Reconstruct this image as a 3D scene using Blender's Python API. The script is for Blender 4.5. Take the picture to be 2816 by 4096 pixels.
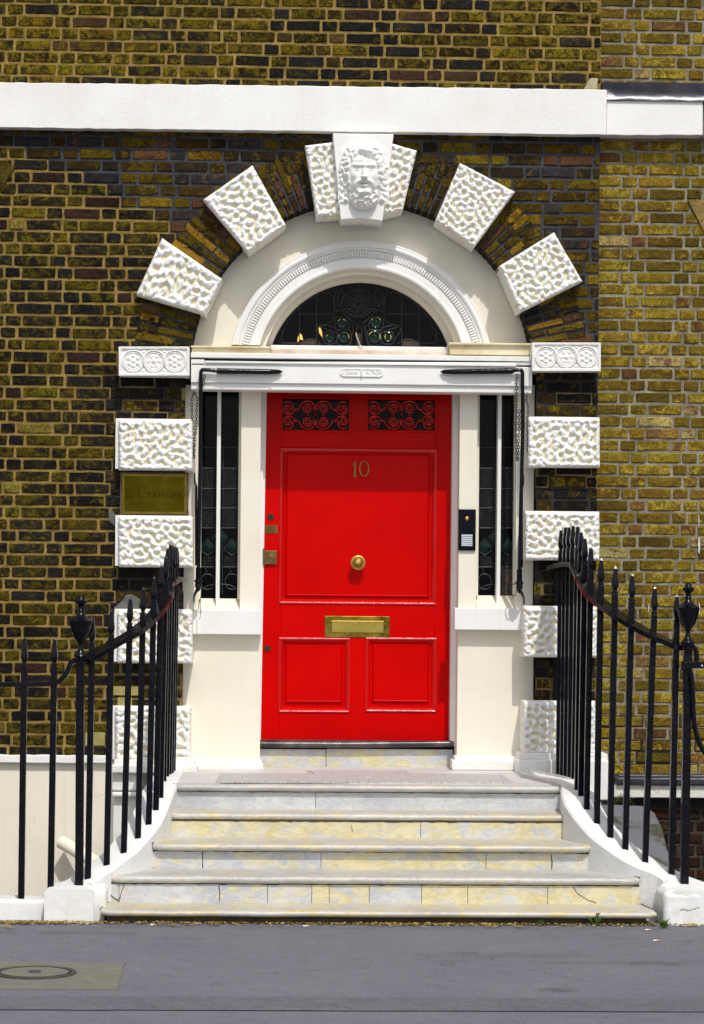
import bpy, bmesh, math, random
import numpy as np
from mathutils import Vector, Matrix
random.seed(7); rng = np.random.default_rng(11)
C_ = bpy.context; SC = C_.scene; COL = SC.collection
for o in list(bpy.data.objects): bpy.data.objects.remove(o)

# ---------------------------------------------------------------- camera, sky, sun, exposure
FPX = 9900.0; EYE = 1.62; PSI = math.radians(2.0); RHO = math.radians(0.5); DIST = 14.85
CP = Vector((-DIST*math.tan(PSI), -DIST, EYE))
FW = Vector((math.sin(PSI), math.cos(PSI), 0)); R0 = Vector((math.cos(PSI), -math.sin(PSI), 0)); ZZ = Vector((0, 0, 1))
RC = R0*math.cos(RHO)+ZZ*math.sin(RHO); UC = ZZ*math.cos(RHO)-R0*math.sin(RHO)
cam = bpy.data.cameras.new("Camera"); camo = bpy.data.objects.new("Camera", cam); COL.objects.link(camo)
M = Matrix(((RC.x, UC.x, -FW.x, CP.x), (RC.y, UC.y, -FW.y, CP.y), (RC.z, UC.z, -FW.z, CP.z), (0, 0, 0, 1)))
camo.matrix_world = M
cam.sensor_width = 36; cam.sensor_fit = 'AUTO'; cam.lens = 36*FPX/4096
cam.shift_y = 352/4096; cam.clip_start = 0.1; cam.clip_end = 2000
SC.camera = camo
W = bpy.data.worlds.new("World"); SC.world = W; W.use_nodes = True
nt = W.node_tree; bg = nt.nodes["Background"]
sky = nt.nodes.new("ShaderNodeTexSky"); sky.sky_type = 'NISHITA'; sky.sun_disc = False
SUN_TO = Vector((0.25, -1.0, 1.5)).normalized()
sky.sun_elevation = math.asin(SUN_TO.z); sky.sun_rotation = math.radians(166); sky.air_density = 1.0; sky.dust_density = 2.5
hs = nt.nodes.new('ShaderNodeHueSaturation'); hs.inputs['Saturation'].default_value = .40      # hazy summer sky
nt.links.new(sky.outputs[0], hs.inputs['Color']); nt.links.new(hs.outputs[0], bg.inputs[0]); bg.inputs[1].default_value = 0.15
sl = bpy.data.lights.new("Sun", 'SUN'); sl.energy = 3.05; sl.angle = math.radians(0.6); sl.color = (1.0, 0.965, 0.91)
so = bpy.data.objects.new("Sun", sl); COL.objects.link(so)
so.rotation_euler = SUN_TO.to_track_quat('Z', 'Y').to_euler(); so.location = (3, -8, 12)
SC.view_settings.view_transform = 'Standard'; SC.view_settings.look = 'None'
SC.view_settings.exposure = -0.08; SC.view_settings.gamma = 1

# ---------------------------------------------------------------- measuring helpers
def ray(u, v): return FW+RC*((u-1408)/FPX)+UC*((2400-v)/FPX)
def P(u, v, Y=0.0):
    k = ray(u, v); return CP+k*((Y-CP.y)/k.y)
def G(u, v, z=0.0):
    k = ray(u, v); return CP+k*((z-CP.z)/k.z)
def proj(p):
    q = Vector(p)-CP; d = q.dot(FW); return 1408+FPX*q.dot(RC)/d, 2400-FPX*q.dot(UC)/d
def R4(u0, v0, u1, v1, Y):
    um, vm = (u0+u1)/2, (v0+v1)/2
    return P(u0, vm, Y).x, P(u1, vm, Y).x, P(um, v1, Y).z, P(um, v0, Y).z   # x0,x1,z0,z1

# ---------------------------------------------------------------- mesh builder
class MB:
    def __init__(s): s.v = []; s.f = []; s.c = []; s.c2 = []; s.m = []
    def add(s, vs, fs, c=(1, 1, 1, 1), c2=(1, 1, 1, 1), m=0):
        n = len(s.v); s.v += [tuple(p) for p in vs]; s.f += [tuple(i+n for i in f) for f in fs]
        s.c += [c]*len(vs); s.c2 += [c2]*len(vs); s.m += [m]*len(fs); return s
    def box(s, x0, x1, y0, y1, z0, z1, **k):
        vs = [(x0, y0, z0), (x1, y0, z0), (x1, y1, z0), (x0, y1, z0), (x0, y0, z1), (x1, y0, z1), (x1, y1, z1), (x0, y1, z1)]
        return s.add(vs, [(0, 3, 2, 1), (4, 5, 6, 7), (0, 1, 5, 4), (1, 2, 6, 5), (2, 3, 7, 6), (3, 0, 4, 7)], **k)
    def B(s, u0, v0, u1, v1, yf, yb, **k):
        x0, x1, z0, z1 = R4(u0, v0, u1, v1, yf); return s.box(x0, x1, yf, yb, z0, z1, **k)
    def prism(s, pts, yf, yb, **k):          # pts: (x,z) anticlockwise seen from the street, front at yf
        n = len(pts); vs = [(x, yf, z) for x, z in pts]+[(x, yb, z) for x, z in pts]
        fs = [tuple(range(n)), tuple(range(2*n-1, n-1, -1))]+[(i, i+n, (i+1) % n+n, (i+1) % n) for i in range(n)]
        return s.add(vs, fs, **k)
    def slab(s, pts, z0, z1, **k):           # pts (x,y) anticlockwise from above
        n = len(pts); vs = [(x, y, z1) for x, y in pts]+[(x, y, z0) for x, y in pts]
        fs = [tuple(range(n)), tuple(range(2*n-1, n-1, -1))]+[(i, i+n, (i+1) % n+n, (i+1) % n) for i in range(n)]
        return s.add(vs, fs, **k)
    def tube(s, pts, r, n=8, cap=True, closed=False, sq=False, **k):
        pts = [Vector(p) for p in pts]; N = len(pts); rr = r if isinstance(r, (list, tuple)) else [r]*N
        vs = []; prev = None
        for i, p in enumerate(pts):
            a = pts[(i-1) % N] if (i > 0 or closed) else p; b = pts[(i+1) % N] if (i < N-1 or closed) else p
            t = (b-a).normalized() if (b-a).length > 1e-9 else Vector((0, 0, 1))
            if prev is None:
                q = Vector((0, 1, 0)) if abs(t.y) < .9 else Vector((1, 0, 0))
            else: q = prev
            q = (q-t*q.dot(t)).normalized(); prev = q; w = t.cross(q)
            for j in range(n):
                an = 2*math.pi*(j+(.5 if sq else 0))/n; vs.append(p+(q*math.cos(an)+w*math.sin(an))*rr[i])
        fs = []
        for i in range(N if closed else N-1):
            for j in range(n):
                a = i*n+j; b = i*n+(j+1) % n; c = ((i+1) % N)*n+(j+1) % n; d = ((i+1) % N)*n+j; fs.append((a, b, c, d))
        if cap and not closed: fs += [tuple(range(n-1, -1, -1)), tuple(range((N-1)*n, N*n))]
        return s.add(vs, fs, **k)
    def lathe(s, c, prof, axis='Z', n=20, **k):   # prof: (radius, offset along axis)
        c = Vector(c); vs = []
        for r, h in prof:
            for j in range(n):
                a = 2*math.pi*j/n
                if axis == 'Z': vs.append(c+Vector((r*math.cos(a), r*math.sin(a), h)))
                else: vs.append(c+Vector((r*math.cos(a), -h, r*math.sin(a))))    # axis towards the street
        fs = []; N = len(prof)
        for i in range(N-1):
            for j in range(n): fs.append((i*n+j, i*n+(j+1) % n, (i+1)*n+(j+1) % n, (i+1)*n+j))
        fs += [tuple(range(n-1, -1, -1)), tuple(range((N-1)*n, N*n))]
        return s.add(vs, fs, **k)
    def arc(s, cx, cz, prof, a0, a1, n=64, **k):  # sweep an (R,Y) profile round the arch centre; angles from +X
        vs = []; m = len(prof)
        for i in range(n+1):
            a = a0+(a1-a0)*i/n
            for R, Y in prof: vs.append((cx+R*math.cos(a), Y, cz+R*math.sin(a)))
        fs = []
        for i in range(n):
            for j in range(m-1):
                fs.append((i*m+j, i*m+j+1, (i+1)*m+j+1, (i+1)*m+j))
        return s.add(vs, fs, **k)
    def sphere(s, c, r, n=10, sc=(1, 1, 1), **k):
        prof = []; 
        c = Vector(c); vs = []; fs = []; h = n//2+1
        for i in range(h):
            th = math.pi*i/(h-1)
            for j in range(n):
                a = 2*math.pi*j/n; vs.append((c.x+r*sc[0]*math.sin(th)*math.cos(a), c.y+r*sc[1]*math.sin(th)*math.sin(a), c.z+r*sc[2]*math.cos(th)))
        for i in range(h-1):
            for j in range(n): fs.append((i*n+j, (i+1)*n+j, (i+1)*n+(j+1) % n, i*n+(j+1) % n))
        return s.add(vs, fs, **k)
    def build(s, name, mats, parent=None, smooth=False, bevel=0, angle=40, fix=False):
        me = bpy.data.meshes.new(name); me.from_pydata(s.v, [], s.f)
        if not isinstance(mats, (list, tuple)): mats = [mats]
        for m in mats: me.materials.append(m)
        if len(mats) > 1: me.polygons.foreach_set('material_index', s.m)
        for nm, dat in (('col', s.c), ('col2', s.c2)):
            if any(d != (1, 1, 1, 1) for d in dat):
                at = me.attributes.new(nm, 'FLOAT_COLOR', 'POINT'); at.data.foreach_set('color', np.array(dat, dtype=np.float32).ravel())
        if fix:
            bm = bmesh.new(); bm.from_mesh(me); bmesh.ops.recalc_face_normals(bm, faces=bm.faces); bm.to_mesh(me); bm.free()
        me.update()
        if smooth:
            me.polygons.foreach_set('use_smooth', [True]*len(me.polygons))
            if angle < 180: me.set_sharp_from_angle(angle=math.radians(angle))
        o = bpy.data.objects.new(name, me); COL.objects.link(o)
        if parent is not None: o.parent = parent
        if bevel:
            b = o.modifiers.new('bevel', 'BEVEL'); b.width = bevel; b.segments = 2; b.limit_method = 'ANGLE'; b.angle_limit = math.radians(35)
        return o

def tag(o, label=None, cat=None, group=None, kind=None):
    if label: o['label'] = label
    if cat: o['category'] = cat
    if group: o['group'] = group
    if kind: o['kind'] = kind
    return o
def thing(name, label, cat, group=None, kind=None, loc=(0, 0, 0)):
    o = bpy.data.objects.new(name, None); COL.objects.link(o); o.location = loc; o.empty_display_size = .2
    return tag(o, label, cat, group, kind)

# ---------------------------------------------------------------- materials
def nd(t, typ, **k):
    n = t.nodes.new(typ)
    for a, b in k.items(): setattr(n, a, b)
    return n
def base_mat(name):
    m = bpy.data.materials.new(name); m.use_nodes = True; t = m.node_tree
    return m, t, t.nodes['Principled BSDF']
def noise(t, scale, detail=4, rough=.6, vec=None, dist=0):
    n = nd(t, 'ShaderNodeTexNoise'); n.inputs['Scale'].default_value = scale; n.inputs['Detail'].default_value = detail
    n.inputs['Roughness'].default_value = rough; n.inputs['Distortion'].default_value = dist
    if vec is not None: t.links.new(vec, n.inputs['Vector'])
    return n.outputs['Fac']
def ramp(t, fac, a, b, ca=(0, 0, 0, 1), cb=(1, 1, 1, 1)):
    r = nd(t, 'ShaderNodeValToRGB'); r.color_ramp.elements[0].position = a; r.color_ramp.elements[1].position = b
    r.color_ramp.elements[0].color = ca; r.color_ramp.elements[1].color = cb
    t.links.new(fac, r.inputs[0]); return r.outputs[0]
def mix(t, fac, a, b, mode='MIX'):
    m = nd(t, 'ShaderNodeMix', data_type='RGBA', blend_type=mode)
    for s, i in ((fac, 0), (a, 6), (b, 7)):
        if isinstance(s, (float, int)): m.inputs[i].default_value = s
        elif isinstance(s, tuple): m.inputs[i].default_value = s if len(s) == 4 else (*s, 1)
        else: t.links.new(s, m.inputs[i])
    return m.outputs[2]
def math_(t, op, a, b=None, clamp=False):
    m = nd(t, 'ShaderNodeMath', operation=op, use_clamp=clamp)
    for s, i in ((a, 0), (b, 1)):
        if s is None: continue
        if isinstance(s, (float, int)): m.inputs[i].default_value = s
        else: t.links.new(s, m.inputs[i])
    return m.outputs[0]
def bump(t, bs, h, strength, dist=.01):
    b = nd(t, 'ShaderNodeBump'); b.inputs['Strength'].default_value = strength; b.inputs['Distance'].default_value = dist
    t.links.new(h, b.inputs['Height']); t.links.new(b.outputs[0], bs.inputs['Normal'])
def coords(t): return nd(t, 'ShaderNodeTexCoord').outputs['Object']
def attr(t, n): return nd(t, 'ShaderNodeAttribute', attribute_name=n)
def simple(name, c, rough=.5, c2=None, ns=3.0, na=.5, bs=60, bstr=.15, metal=0, coat=0, spec=.5, lo=.4, hi=.65, streak=0, crack=0):
    m, t, b = base_mat(name); v = coords(t)
    b.inputs['Roughness'].default_value = rough; b.inputs['Metallic'].default_value = metal
    b.inputs['Coat Weight'].default_value = coat; b.inputs['Specular IOR Level'].default_value = spec
    if c2:
        f = ramp(t, noise(t, ns, 6, .65, v), lo, hi); cc = mix(t, f, (*c, 1), (*c2, 1))
        if streak:      # rain streaks and grime
            mp = nd(t, 'ShaderNodeMapping'); mp.inputs['Scale'].default_value = (26, 26, 1.6); t.links.new(v, mp.inputs[0])
            st_ = math_(t, 'MULTIPLY', ramp(t, noise(t, 1.0, 5, .7, mp.outputs[0]), .52, .74), ramp(t, noise(t, 1.7, 3, .6, v), .42, .62), True)
            cc = mix(t, math_(t, 'MULTIPLY', st_, streak), cc, (.42, .39, .31, 1))
            cc = mix(t, math_(t, 'MULTIPLY', ramp(t, noise(t, 45, 4, .8, v), .66, .72), streak), cc, (.35, .32, .26, 1))
        if crack:
            vo = nd(t, 'ShaderNodeTexVoronoi'); vo.feature = 'DISTANCE_TO_EDGE'; vo.inputs['Scale'].default_value = 1.6
            nn = nd(t, 'ShaderNodeTexNoise'); nn.inputs['Scale'].default_value = 5; nn.inputs['Detail'].default_value = 8; t.links.new(v, nn.inputs[0])
            sc = nd(t, 'ShaderNodeVectorMath', operation='SCALE'); sc.inputs['Scale'].default_value = .4; t.links.new(nn.outputs['Color'], sc.inputs[0])
            wv = nd(t, 'ShaderNodeVectorMath', operation='ADD'); t.links.new(v, wv.inputs[0]); t.links.new(sc.outputs[0], wv.inputs[1]); t.links.new(wv.outputs[0], vo.inputs['Vector'])
            ck_ = math_(t, 'MULTIPLY', ramp(t, vo.outputs[0], 0, .006, (1, 1, 1, 1), (0, 0, 0, 1)), ramp(t, noise(t, 1.9, 2, .5, v), .55, .62), True)
            cc = mix(t, math_(t, 'MULTIPLY', ck_, crack), cc, (.25, .22, .17, 1))
        t.links.new(cc, b.inputs['Base Color'])
    else: b.inputs['Base Color'].default_value = (*c, 1)
    if bstr: bump(t, b, noise(t, bs, 3, .6, v), bstr, .006)
    return m

WHITE = simple('white_paint', (.82, .815, .79), .45, (.76, .75, .70), 2.2, bs=45, bstr=.25, streak=.22)
WHITE2 = simple('rough_white_paint', (.80, .795, .77), .55, (.72, .705, .64), 6, bs=70, bstr=.5, lo=.45, hi=.7)
CREAM = simple('cream_paint', (.80, .755, .635), .5, (.76, .71, .58), 1.7, bs=35, bstr=.2, streak=.2)
CREAM2 = simple('cream_render', (.82, .77, .66), .6, (.78, .72, .60), 1.3, bs=30, bstr=.25, streak=.3, crack=.4)
YELLEDGE = simple('weathered_cream_stone', (.70, .63, .43), .6, (.55, .44, .24), 5, bs=60, bstr=.4)
PINKSTONE = simple('worn_pink_stone', (.50, .36, .25), .6, (.66, .60, .50), 4, bs=60, bstr=.4)
BLACK = simple('black_gloss_paint', (.0025, .003, .006), .20, (.005, .005, .008), 9, bs=28, bstr=.45, spec=.20)
DARKVOID = simple('dark_void', (.004, .004, .005), .7, bstr=0)
CHAIN = simple('chain_iron', (.012, .013, .018), .35, metal=.3, bstr=0)
RED = simple('red_gloss_paint', (.56, .0008, .0005), .17, (.46, .0005, .0004), 1.2, bs=14, bstr=.08, spec=.07)
RED_M = simple('red_gloss_moulding', (.56, .0008, .0005), .2, (.50, .0006, .0005), 1.5, bs=50, bstr=.2, spec=.55, coat=.15)
RED2 = simple('red_gloss_iron', (.50, .003, .002), .22, bstr=.1, bs=60)
def brass_mat(name, c, c2, rough, ns=8, bstr=.12):
    m, t, b = base_mat(name); v = coords(t); f = ramp(t, noise(t, ns, 5, .7, v), .4, .66)
    t.links.new(mix(t, f, (*c, 1), (*c2, 1)), b.inputs['Base Color']); b.inputs['Metallic'].default_value = 1
    b.inputs['Roughness'].default_value = rough; bump(t, b, noise(t, 50, 3, .6, v), bstr, .004); return m
BRASS = brass_mat('polished_brass', (.78, .58, .22), (.50, .34, .08), .42)
BRASSD = brass_mat('dull_brass', (.30, .20, .06), (.16, .10, .03), .42)
PLAQUE = brass_mat('tarnished_brass', (.085, .066, .004), (.14, .105, .010), .34, 5)
PLAQUE_E = brass_mat('plaque_brass_rim', (.26, .18, .03), (.16, .11, .02), .38, 9)
LEAD = simple('lead_flashing', (.012, .014, .026), .3, (.03, .032, .045), 5, bs=9, bstr=.6)
LEADCAME = simple('lead_came', (.030, .028, .033), .5, bstr=.1, spec=.2)
THRESH = simple('dark_metal_threshold', (.05, .045, .05), .32, (.14, .12, .12), 6, bs=30, bstr=.3, metal=.6)
STEEL = simple('brushed_steel_label', (.55, .60, .68), .3, metal=.4, bstr=0)
GLASS = simple('dark_leaded_glass', (.0015, .0015, .002), .10, bs=16, bstr=.10, spec=.10)
GLASSR = simple('dark_rippled_glass', (.003, .004, .005), .16, bs=110, bstr=1.0, spec=.22)
GREENG = simple('bottle_green_glass', (.001, .018, .015), .1, (.0005, .008, .008), 20, bs=40, bstr=.3, spec=.25)
BROWNG = simple('brown_rippled_glass', (.05, .022, .006), .2, (.02, .008, .003), 30, bs=150, bstr=.9)
PETALG = simple('dark_red_glass', (.007, .003, .003), .2, bs=40, bstr=.3, spec=.15)
m, t, b = base_mat('lamp_glow'); b.inputs['Base Color'].default_value = (.5, .25, .03, 1)
b.inputs['Emission Color'].default_value = (1, .62, .12, 1); b.inputs['Emission Strength'].default_value = .9; AMBER = m
m, t, b = base_mat('glint_glow'); b.inputs['Base Color'].default_value = (.2, .2, .02, 1)
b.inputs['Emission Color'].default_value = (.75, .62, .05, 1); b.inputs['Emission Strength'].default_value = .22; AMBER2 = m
INTER = simple('gloss_black_panel', (.002, .003, .008), .12, bstr=0, spec=.15)
LEAF = simple('weed_leaf', (.05, .13, .015), .5, (.09, .17, .02), 40, bstr=0)
LITTER = simple('dry_flower_litter', (.42, .30, .09), .8, (.24, .15, .04), 60, bstr=0)
BUTT = simple('cigarette_paper', (.65, .62, .56), .7, bstr=0)
BUTT2 = simple('cigarette_filter', (.50, .25, .10), .7, bstr=0)
MANH = simple('cast_iron', (.045, .04, .035), .5, (.08, .07, .06), 40, bs=120, bstr=.6)
CONC = simple('concrete_patch', (.19, .18, .145), .85, (.14, .13, .105), 14, bs=220, bstr=.8, lo=.35, hi=.7)
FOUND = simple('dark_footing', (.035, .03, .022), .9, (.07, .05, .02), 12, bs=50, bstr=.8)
STONE = simple('weathered_grey_stone', (.13, .13, .145), .8, (.045, .045, .026), 4.5, bs=50, bstr=.8, lo=.50, hi=.62)
MOSS = simple('moss', (.05, .08, .008), .9, (.11, .10, .02), 30, bs=90, bstr=1)

# white masonry paint, turning cream in the low parts of the relief (colour attribute)
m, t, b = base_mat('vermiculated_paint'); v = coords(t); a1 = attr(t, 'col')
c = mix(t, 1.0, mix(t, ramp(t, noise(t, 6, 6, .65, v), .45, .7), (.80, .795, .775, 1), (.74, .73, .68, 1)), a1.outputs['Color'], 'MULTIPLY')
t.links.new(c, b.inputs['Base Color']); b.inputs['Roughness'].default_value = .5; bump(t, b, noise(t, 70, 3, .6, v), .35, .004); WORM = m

# brick: two vertex colours (fired face and its patches), broken up by noise
m, t, b = base_mat('stock_brick'); v = coords(t); a1 = attr(t, 'col'); a2 = attr(t, 'col2')
n1 = noise(t, 17, 10, .78, v, .8); lo = math_(t, 'SUBTRACT', .620, math_(t, 'MULTIPLY', a1.outputs['Alpha'], .33))
f = math_(t, 'MULTIPLY', math_(t, 'SUBTRACT', n1, lo), 11.0, True)
c = mix(t, f, a1.outputs['Color'], a2.outputs['Color'])
n2 = noise(t, 95, 4, .7, v); c = mix(t, .8, c, ramp(t, n2, .30, .72, (.30, .30, .34, 1), (2.0, 1.95, 1.3, 1)), 'MULTIPLY')
n3 = noise(t, 2.2, 5, .65, v); c = mix(t, .8, c, ramp(t, n3, .38, .62, (.58, .58, .64, 1), (1.22, 1.22, 1.1, 1)), 'MULTIPLY')
pits = ramp(t, noise(t, 160, 2, .5, v), .62, .68, (1, 1, 1, 1), (.25, .22, .2, 1)); c = mix(t, .7, c, pits, 'MULTIPLY')
t.links.new(c, b.inputs['Base Color']); b.inputs['Roughness'].default_value = .85; b.inputs['Specular IOR Level'].default_value = .08
bump(t, b, noise(t, 60, 6, .75, v), .9, .012); BRICK = m
m, t, b = base_mat('lime_mortar'); v = coords(t); a1 = attr(t, 'col')
c = mix(t, .8, a1.outputs['Color'], ramp(t, noise(t, 50, 6, .8, v), .3, .7, (.45, .45, .45, 1), (1.45, 1.42, 1.35, 1)), 'MULTIPLY')
c = mix(t, .8, c, ramp(t, noise(t, 9, 5, .7, v), .40, .62, (.60, .58, .55, 1), (1.12, 1.12, 1.12, 1)), 'MULTIPLY')
t.links.new(c, b.inputs['Base Color']); b.inputs['Roughness'].default_value = .95; b.inputs['Specular IOR Level'].default_value = .1; bump(t, b, noise(t, 150, 4, .7, v), .8, .006); MORTAR = m

# marble: colour attribute carries how yellow each piece of stone is
def marble(name, dirt=.5, tone=(1, 1, 1)):
    m, t, b = base_mat(name); v = coords(t); a = attr(t, 'col')
    mp = nd(t, 'ShaderNodeMapping'); mp.inputs['Rotation'].default_value = (.3, .5, .4); mp.inputs['Scale'].default_value = (1, 1, 2.2); t.links.new(v, mp.inputs[0])
    vein = noise(t, 5, 10, .75, mp.outputs[0], 1.8)
    veins = ramp(t, math_(t, 'ABSOLUTE', math_(t, 'SUBTRACT', vein, .5)), 0, .045, (.50, .53, .58, 1), (1, 1, 1, 1))
    cool = mix(t, ramp(t, noise(t, 3, 6, .6, v), .35, .7), (.62, .625, .625, 1), (.46, .475, .50, 1))
    warm = mix(t, ramp(t, noise(t, 9, 5, .6, v), .35, .7), (.68, .62, .42, 1), (.64, .54, .27, 1))
    yf = math_(t, 'ADD', noise(t, 8, 8, .70, mp.outputs[0], .8), math_(t, 'SUBTRACT', a.outputs['Fac'], .5))
    c = mix(t, ramp(t, yf, .47, .58), cool, warm)
    c = mix(t, .42, c, veins, 'MULTIPLY')
    sp = ramp(t, noise(t, 38, 8, .8, v), .60, .72, (1, 1, 1, 1), (.33, .31, .26, 1)); c = mix(t, dirt, c, sp, 'MULTIPLY'); c = mix(t, 1.0, c, tone, 'MULTIPLY')
    t.links.new(c, b.inputs['Base Color']); b.inputs['Roughness'].default_value = .42
    bump(t, b, noise(t, 40, 5, .7, v), .3, .004); return m
MARBLE = marble('stained_marble', .6); MARBLET = marble('worn_marble_tread', .85, (.85, .81, .73))
m, t, b = base_mat('mosaic'); v = coords(t)
vo = nd(t, 'ShaderNodeTexVoronoi'); vo.feature = 'DISTANCE_TO_EDGE'; vo.inputs['Scale'].default_value = 62; t.links.new(v, vo.inputs['Vector'])
vc = nd(t, 'ShaderNodeTexVoronoi'); vc.inputs['Scale'].default_value = 62; t.links.new(v, vc.inputs['Vector'])
sx = nd(t, 'ShaderNodeSeparateColor'); t.links.new(vc.outputs['Color'], sx.inputs[0]); c = mix(t, .30, (.58, .575, .57, 1), sx.outputs[0], 'MULTIPLY'); c = mix(t, ramp(t, vo.outputs[0], .02, .09), (.22, .2, .19, 1), c)
t.links.new(c, b.inputs['Base Color']); b.inputs['Roughness'].default_value = .6; MOSAIC = m
LANDST = simple('pinkish_landing_stone', (.50, .49, .475), .55, (.60, .59, .57), 3, bs=60, bstr=.3)
# asphalt
def asphalt(name, k):
    m, t, b = base_mat(name); v = coords(t); a = attr(t, 'col')
    c = mix(t, ramp(t, noise(t, 1.3, 8, .7, v), .35, .68), (.155*k, .156*k, .186*k, 1), (.192*k, .192*k, .220*k, 1))
    c = mix(t, 1.0, c, ramp(t, noise(t, 75, 6, .85, v), .32, .68, (.55, .55, .57, 1), (1.5, 1.49, 1.46, 1)), 'MULTIPLY')
    c = mix(t, .5, c, ramp(t, noise(t, 11, 4, .7, v), .35, .65, (.85, .80, .84, 1), (1.12, 1.15, 1.16, 1)), 'MULTIPLY')
    mp = nd(t, 'ShaderNodeMapping'); mp.inputs['Scale'].default_value = (3, 14, 1); t.links.new(v, mp.inputs[0])
    c = mix(t, .8, c, ramp(t, noise(t, 2.2, 5, .65, mp.outputs[0]), .57, .72, (1, 1, 1, 1), (.55, .55, .56, 1)), 'MULTIPLY')
    vo = nd(t, 'ShaderNodeTexVoronoi'); vo.feature = 'DISTANCE_TO_EDGE'; vo.inputs['Scale'].default_value = 1.1
    wv = nd(t, 'ShaderNodeVectorMath', operation='ADD'); nn = nd(t, 'ShaderNodeTexNoise'); nn.inputs['Scale'].default_value = 4; nn.inputs['Detail'].default_value = 6
    sc = nd(t, 'ShaderNodeVectorMath', operation='SCALE'); sc.inputs['Scale'].default_value = .5
    t.links.new(v, nn.inputs[0]); t.links.new(nn.outputs['Color'], sc.inputs[0]); t.links.new(v, wv.inputs[0]); t.links.new(sc.outputs[0], wv.inputs[1]); t.links.new(wv.outputs[0], vo.inputs['Vector'])
    crk = math_(t, 'MULTIPLY', ramp(t, vo.outputs[0], 0, .0045, (1, 1, 1, 1), (0, 0, 0, 1)), ramp(t, noise(t, 2.1, 2, .5, v), .54, .58), True)
    c = mix(t, crk, c, (.04, .04, .045, 1))
    c = mix(t, 1.0, c, a.outputs['Color'], 'MULTIPLY') if name == 'asphalt' else c
    t.links.new(c, b.inputs['Base Color']); b.inputs['Roughness'].default_value = .85
    bump(t, b, noise(t, 300, 3, .7, v), .7, .004); return m
ASPH = asphalt('asphalt', .80); ASPH2 = asphalt('asphalt_trench', .66)

# ---------------------------------------------------------------- numeric patterns
def band_noise(nx, nz, wl, seed, width=.35):       # band-limited noise, wl in cells
    r = np.random.default_rng(seed); g = r.standard_normal((nz, nx)); Fg = np.fft.fft2(g)
    ky = np.fft.fftfreq(nz)[:, None]; kx = np.fft.fftfreq(nx)[None, :]; k = np.hypot(kx, ky)
    Fg *= np.exp(-((k-1/wl)/(width/wl))**2); o = np.real(np.fft.ifft2(Fg)); return o/o.std()
def sstep(a, b, x): t = np.clip((x-a)/(b-a), 0, 1); return t*t*(3-2*t)
def relief(mb, q, yf, yb, H, cols=None):      # q: tl,tr,br,bl as (x,z); H[nz,nx] height towards the street, row 0 at top
    nz, nx = H.shape; tl, tr, br, bl = [np.array(p) for p in q]; vs = []
    for j in range(nz):
        t = j/(nz-1); L = tl*(1-t)+bl*t; Rr = tr*(1-t)+br*t
        for i in range(nx):
            s = i/(nx-1); p = L*(1-s)+Rr*s; vs.append((p[0], yf-H[j, i], p[1]))
    fs = [(j*nx+i, (j+1)*nx+i, (j+1)*nx+i+1, j*nx+i+1) for j in range(nz-1) for i in range(nx-1)]
    rim = [(0, i) for i in range(nx)]+[(j, nx-1) for j in range(1, nz)]+[(nz-1, i) for i in range(nx-2, -1, -1)]+[(j, 0) for j in range(nz-2, 0, -1)]
    base = len(vs)
    for (j, i) in rim: p = vs[j*nx+i]; vs.append((p[0], yb, p[2]))
    n = len(rim); n00 = len(mb.v)
    for k in range(n):
        a = rim[k][0]*nx+rim[k][1]; b = rim[(k+1) % n][0]*nx+rim[(k+1) % n][1]; fs.append((a, b, base+(k+1) % n, base+k))
    mb.add(vs, fs)
    if cols is not None:
        for idx, cc in enumerate(cols.reshape(-1, 4)): mb.c[n00+idx] = tuple(cc)
def qpx(pts, Y): return [(P(u, v, Y).x, P(u, v, Y).z) for u, v in pts]
def worm_field(w, h, seed, cell=.004):
    nx = max(20, int(w/cell)); nz = max(20, int(h/cell))
    pad = 16; F_ = band_noise(nx+2*pad, nz+2*pad, .045/cell, seed, .27)[pad:-pad, pad:-pad]
    F2 = band_noise(nx, nz, .030/cell, seed+99, .5)
    X, Zg = np.meshgrid(np.arange(nx)*cell, np.arange(nz)*cell)
    e = np.minimum(np.minimum(X, X.max()-X), np.minimum(Zg, Zg.max()-Zg))
    F_ = F_+1.6*np.exp(-((e-.012)/.012)**2)
    Hh = .021*sstep(-.95, .95, F_)**.62*(1+.08*F2)
    Hh *= sstep(-.004, .016, e)**.5
    return Hh
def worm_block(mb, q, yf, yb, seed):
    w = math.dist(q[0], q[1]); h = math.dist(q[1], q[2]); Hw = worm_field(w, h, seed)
    k = sstep(.0105, .002, Hw)[..., None]*.9; ct = np.array([1, 1, 1, 1.0])*(1-k)+np.array([.97, .88, .60, 1.0])*k; relief(mb, q, yf, yb, Hw, ct)

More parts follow.
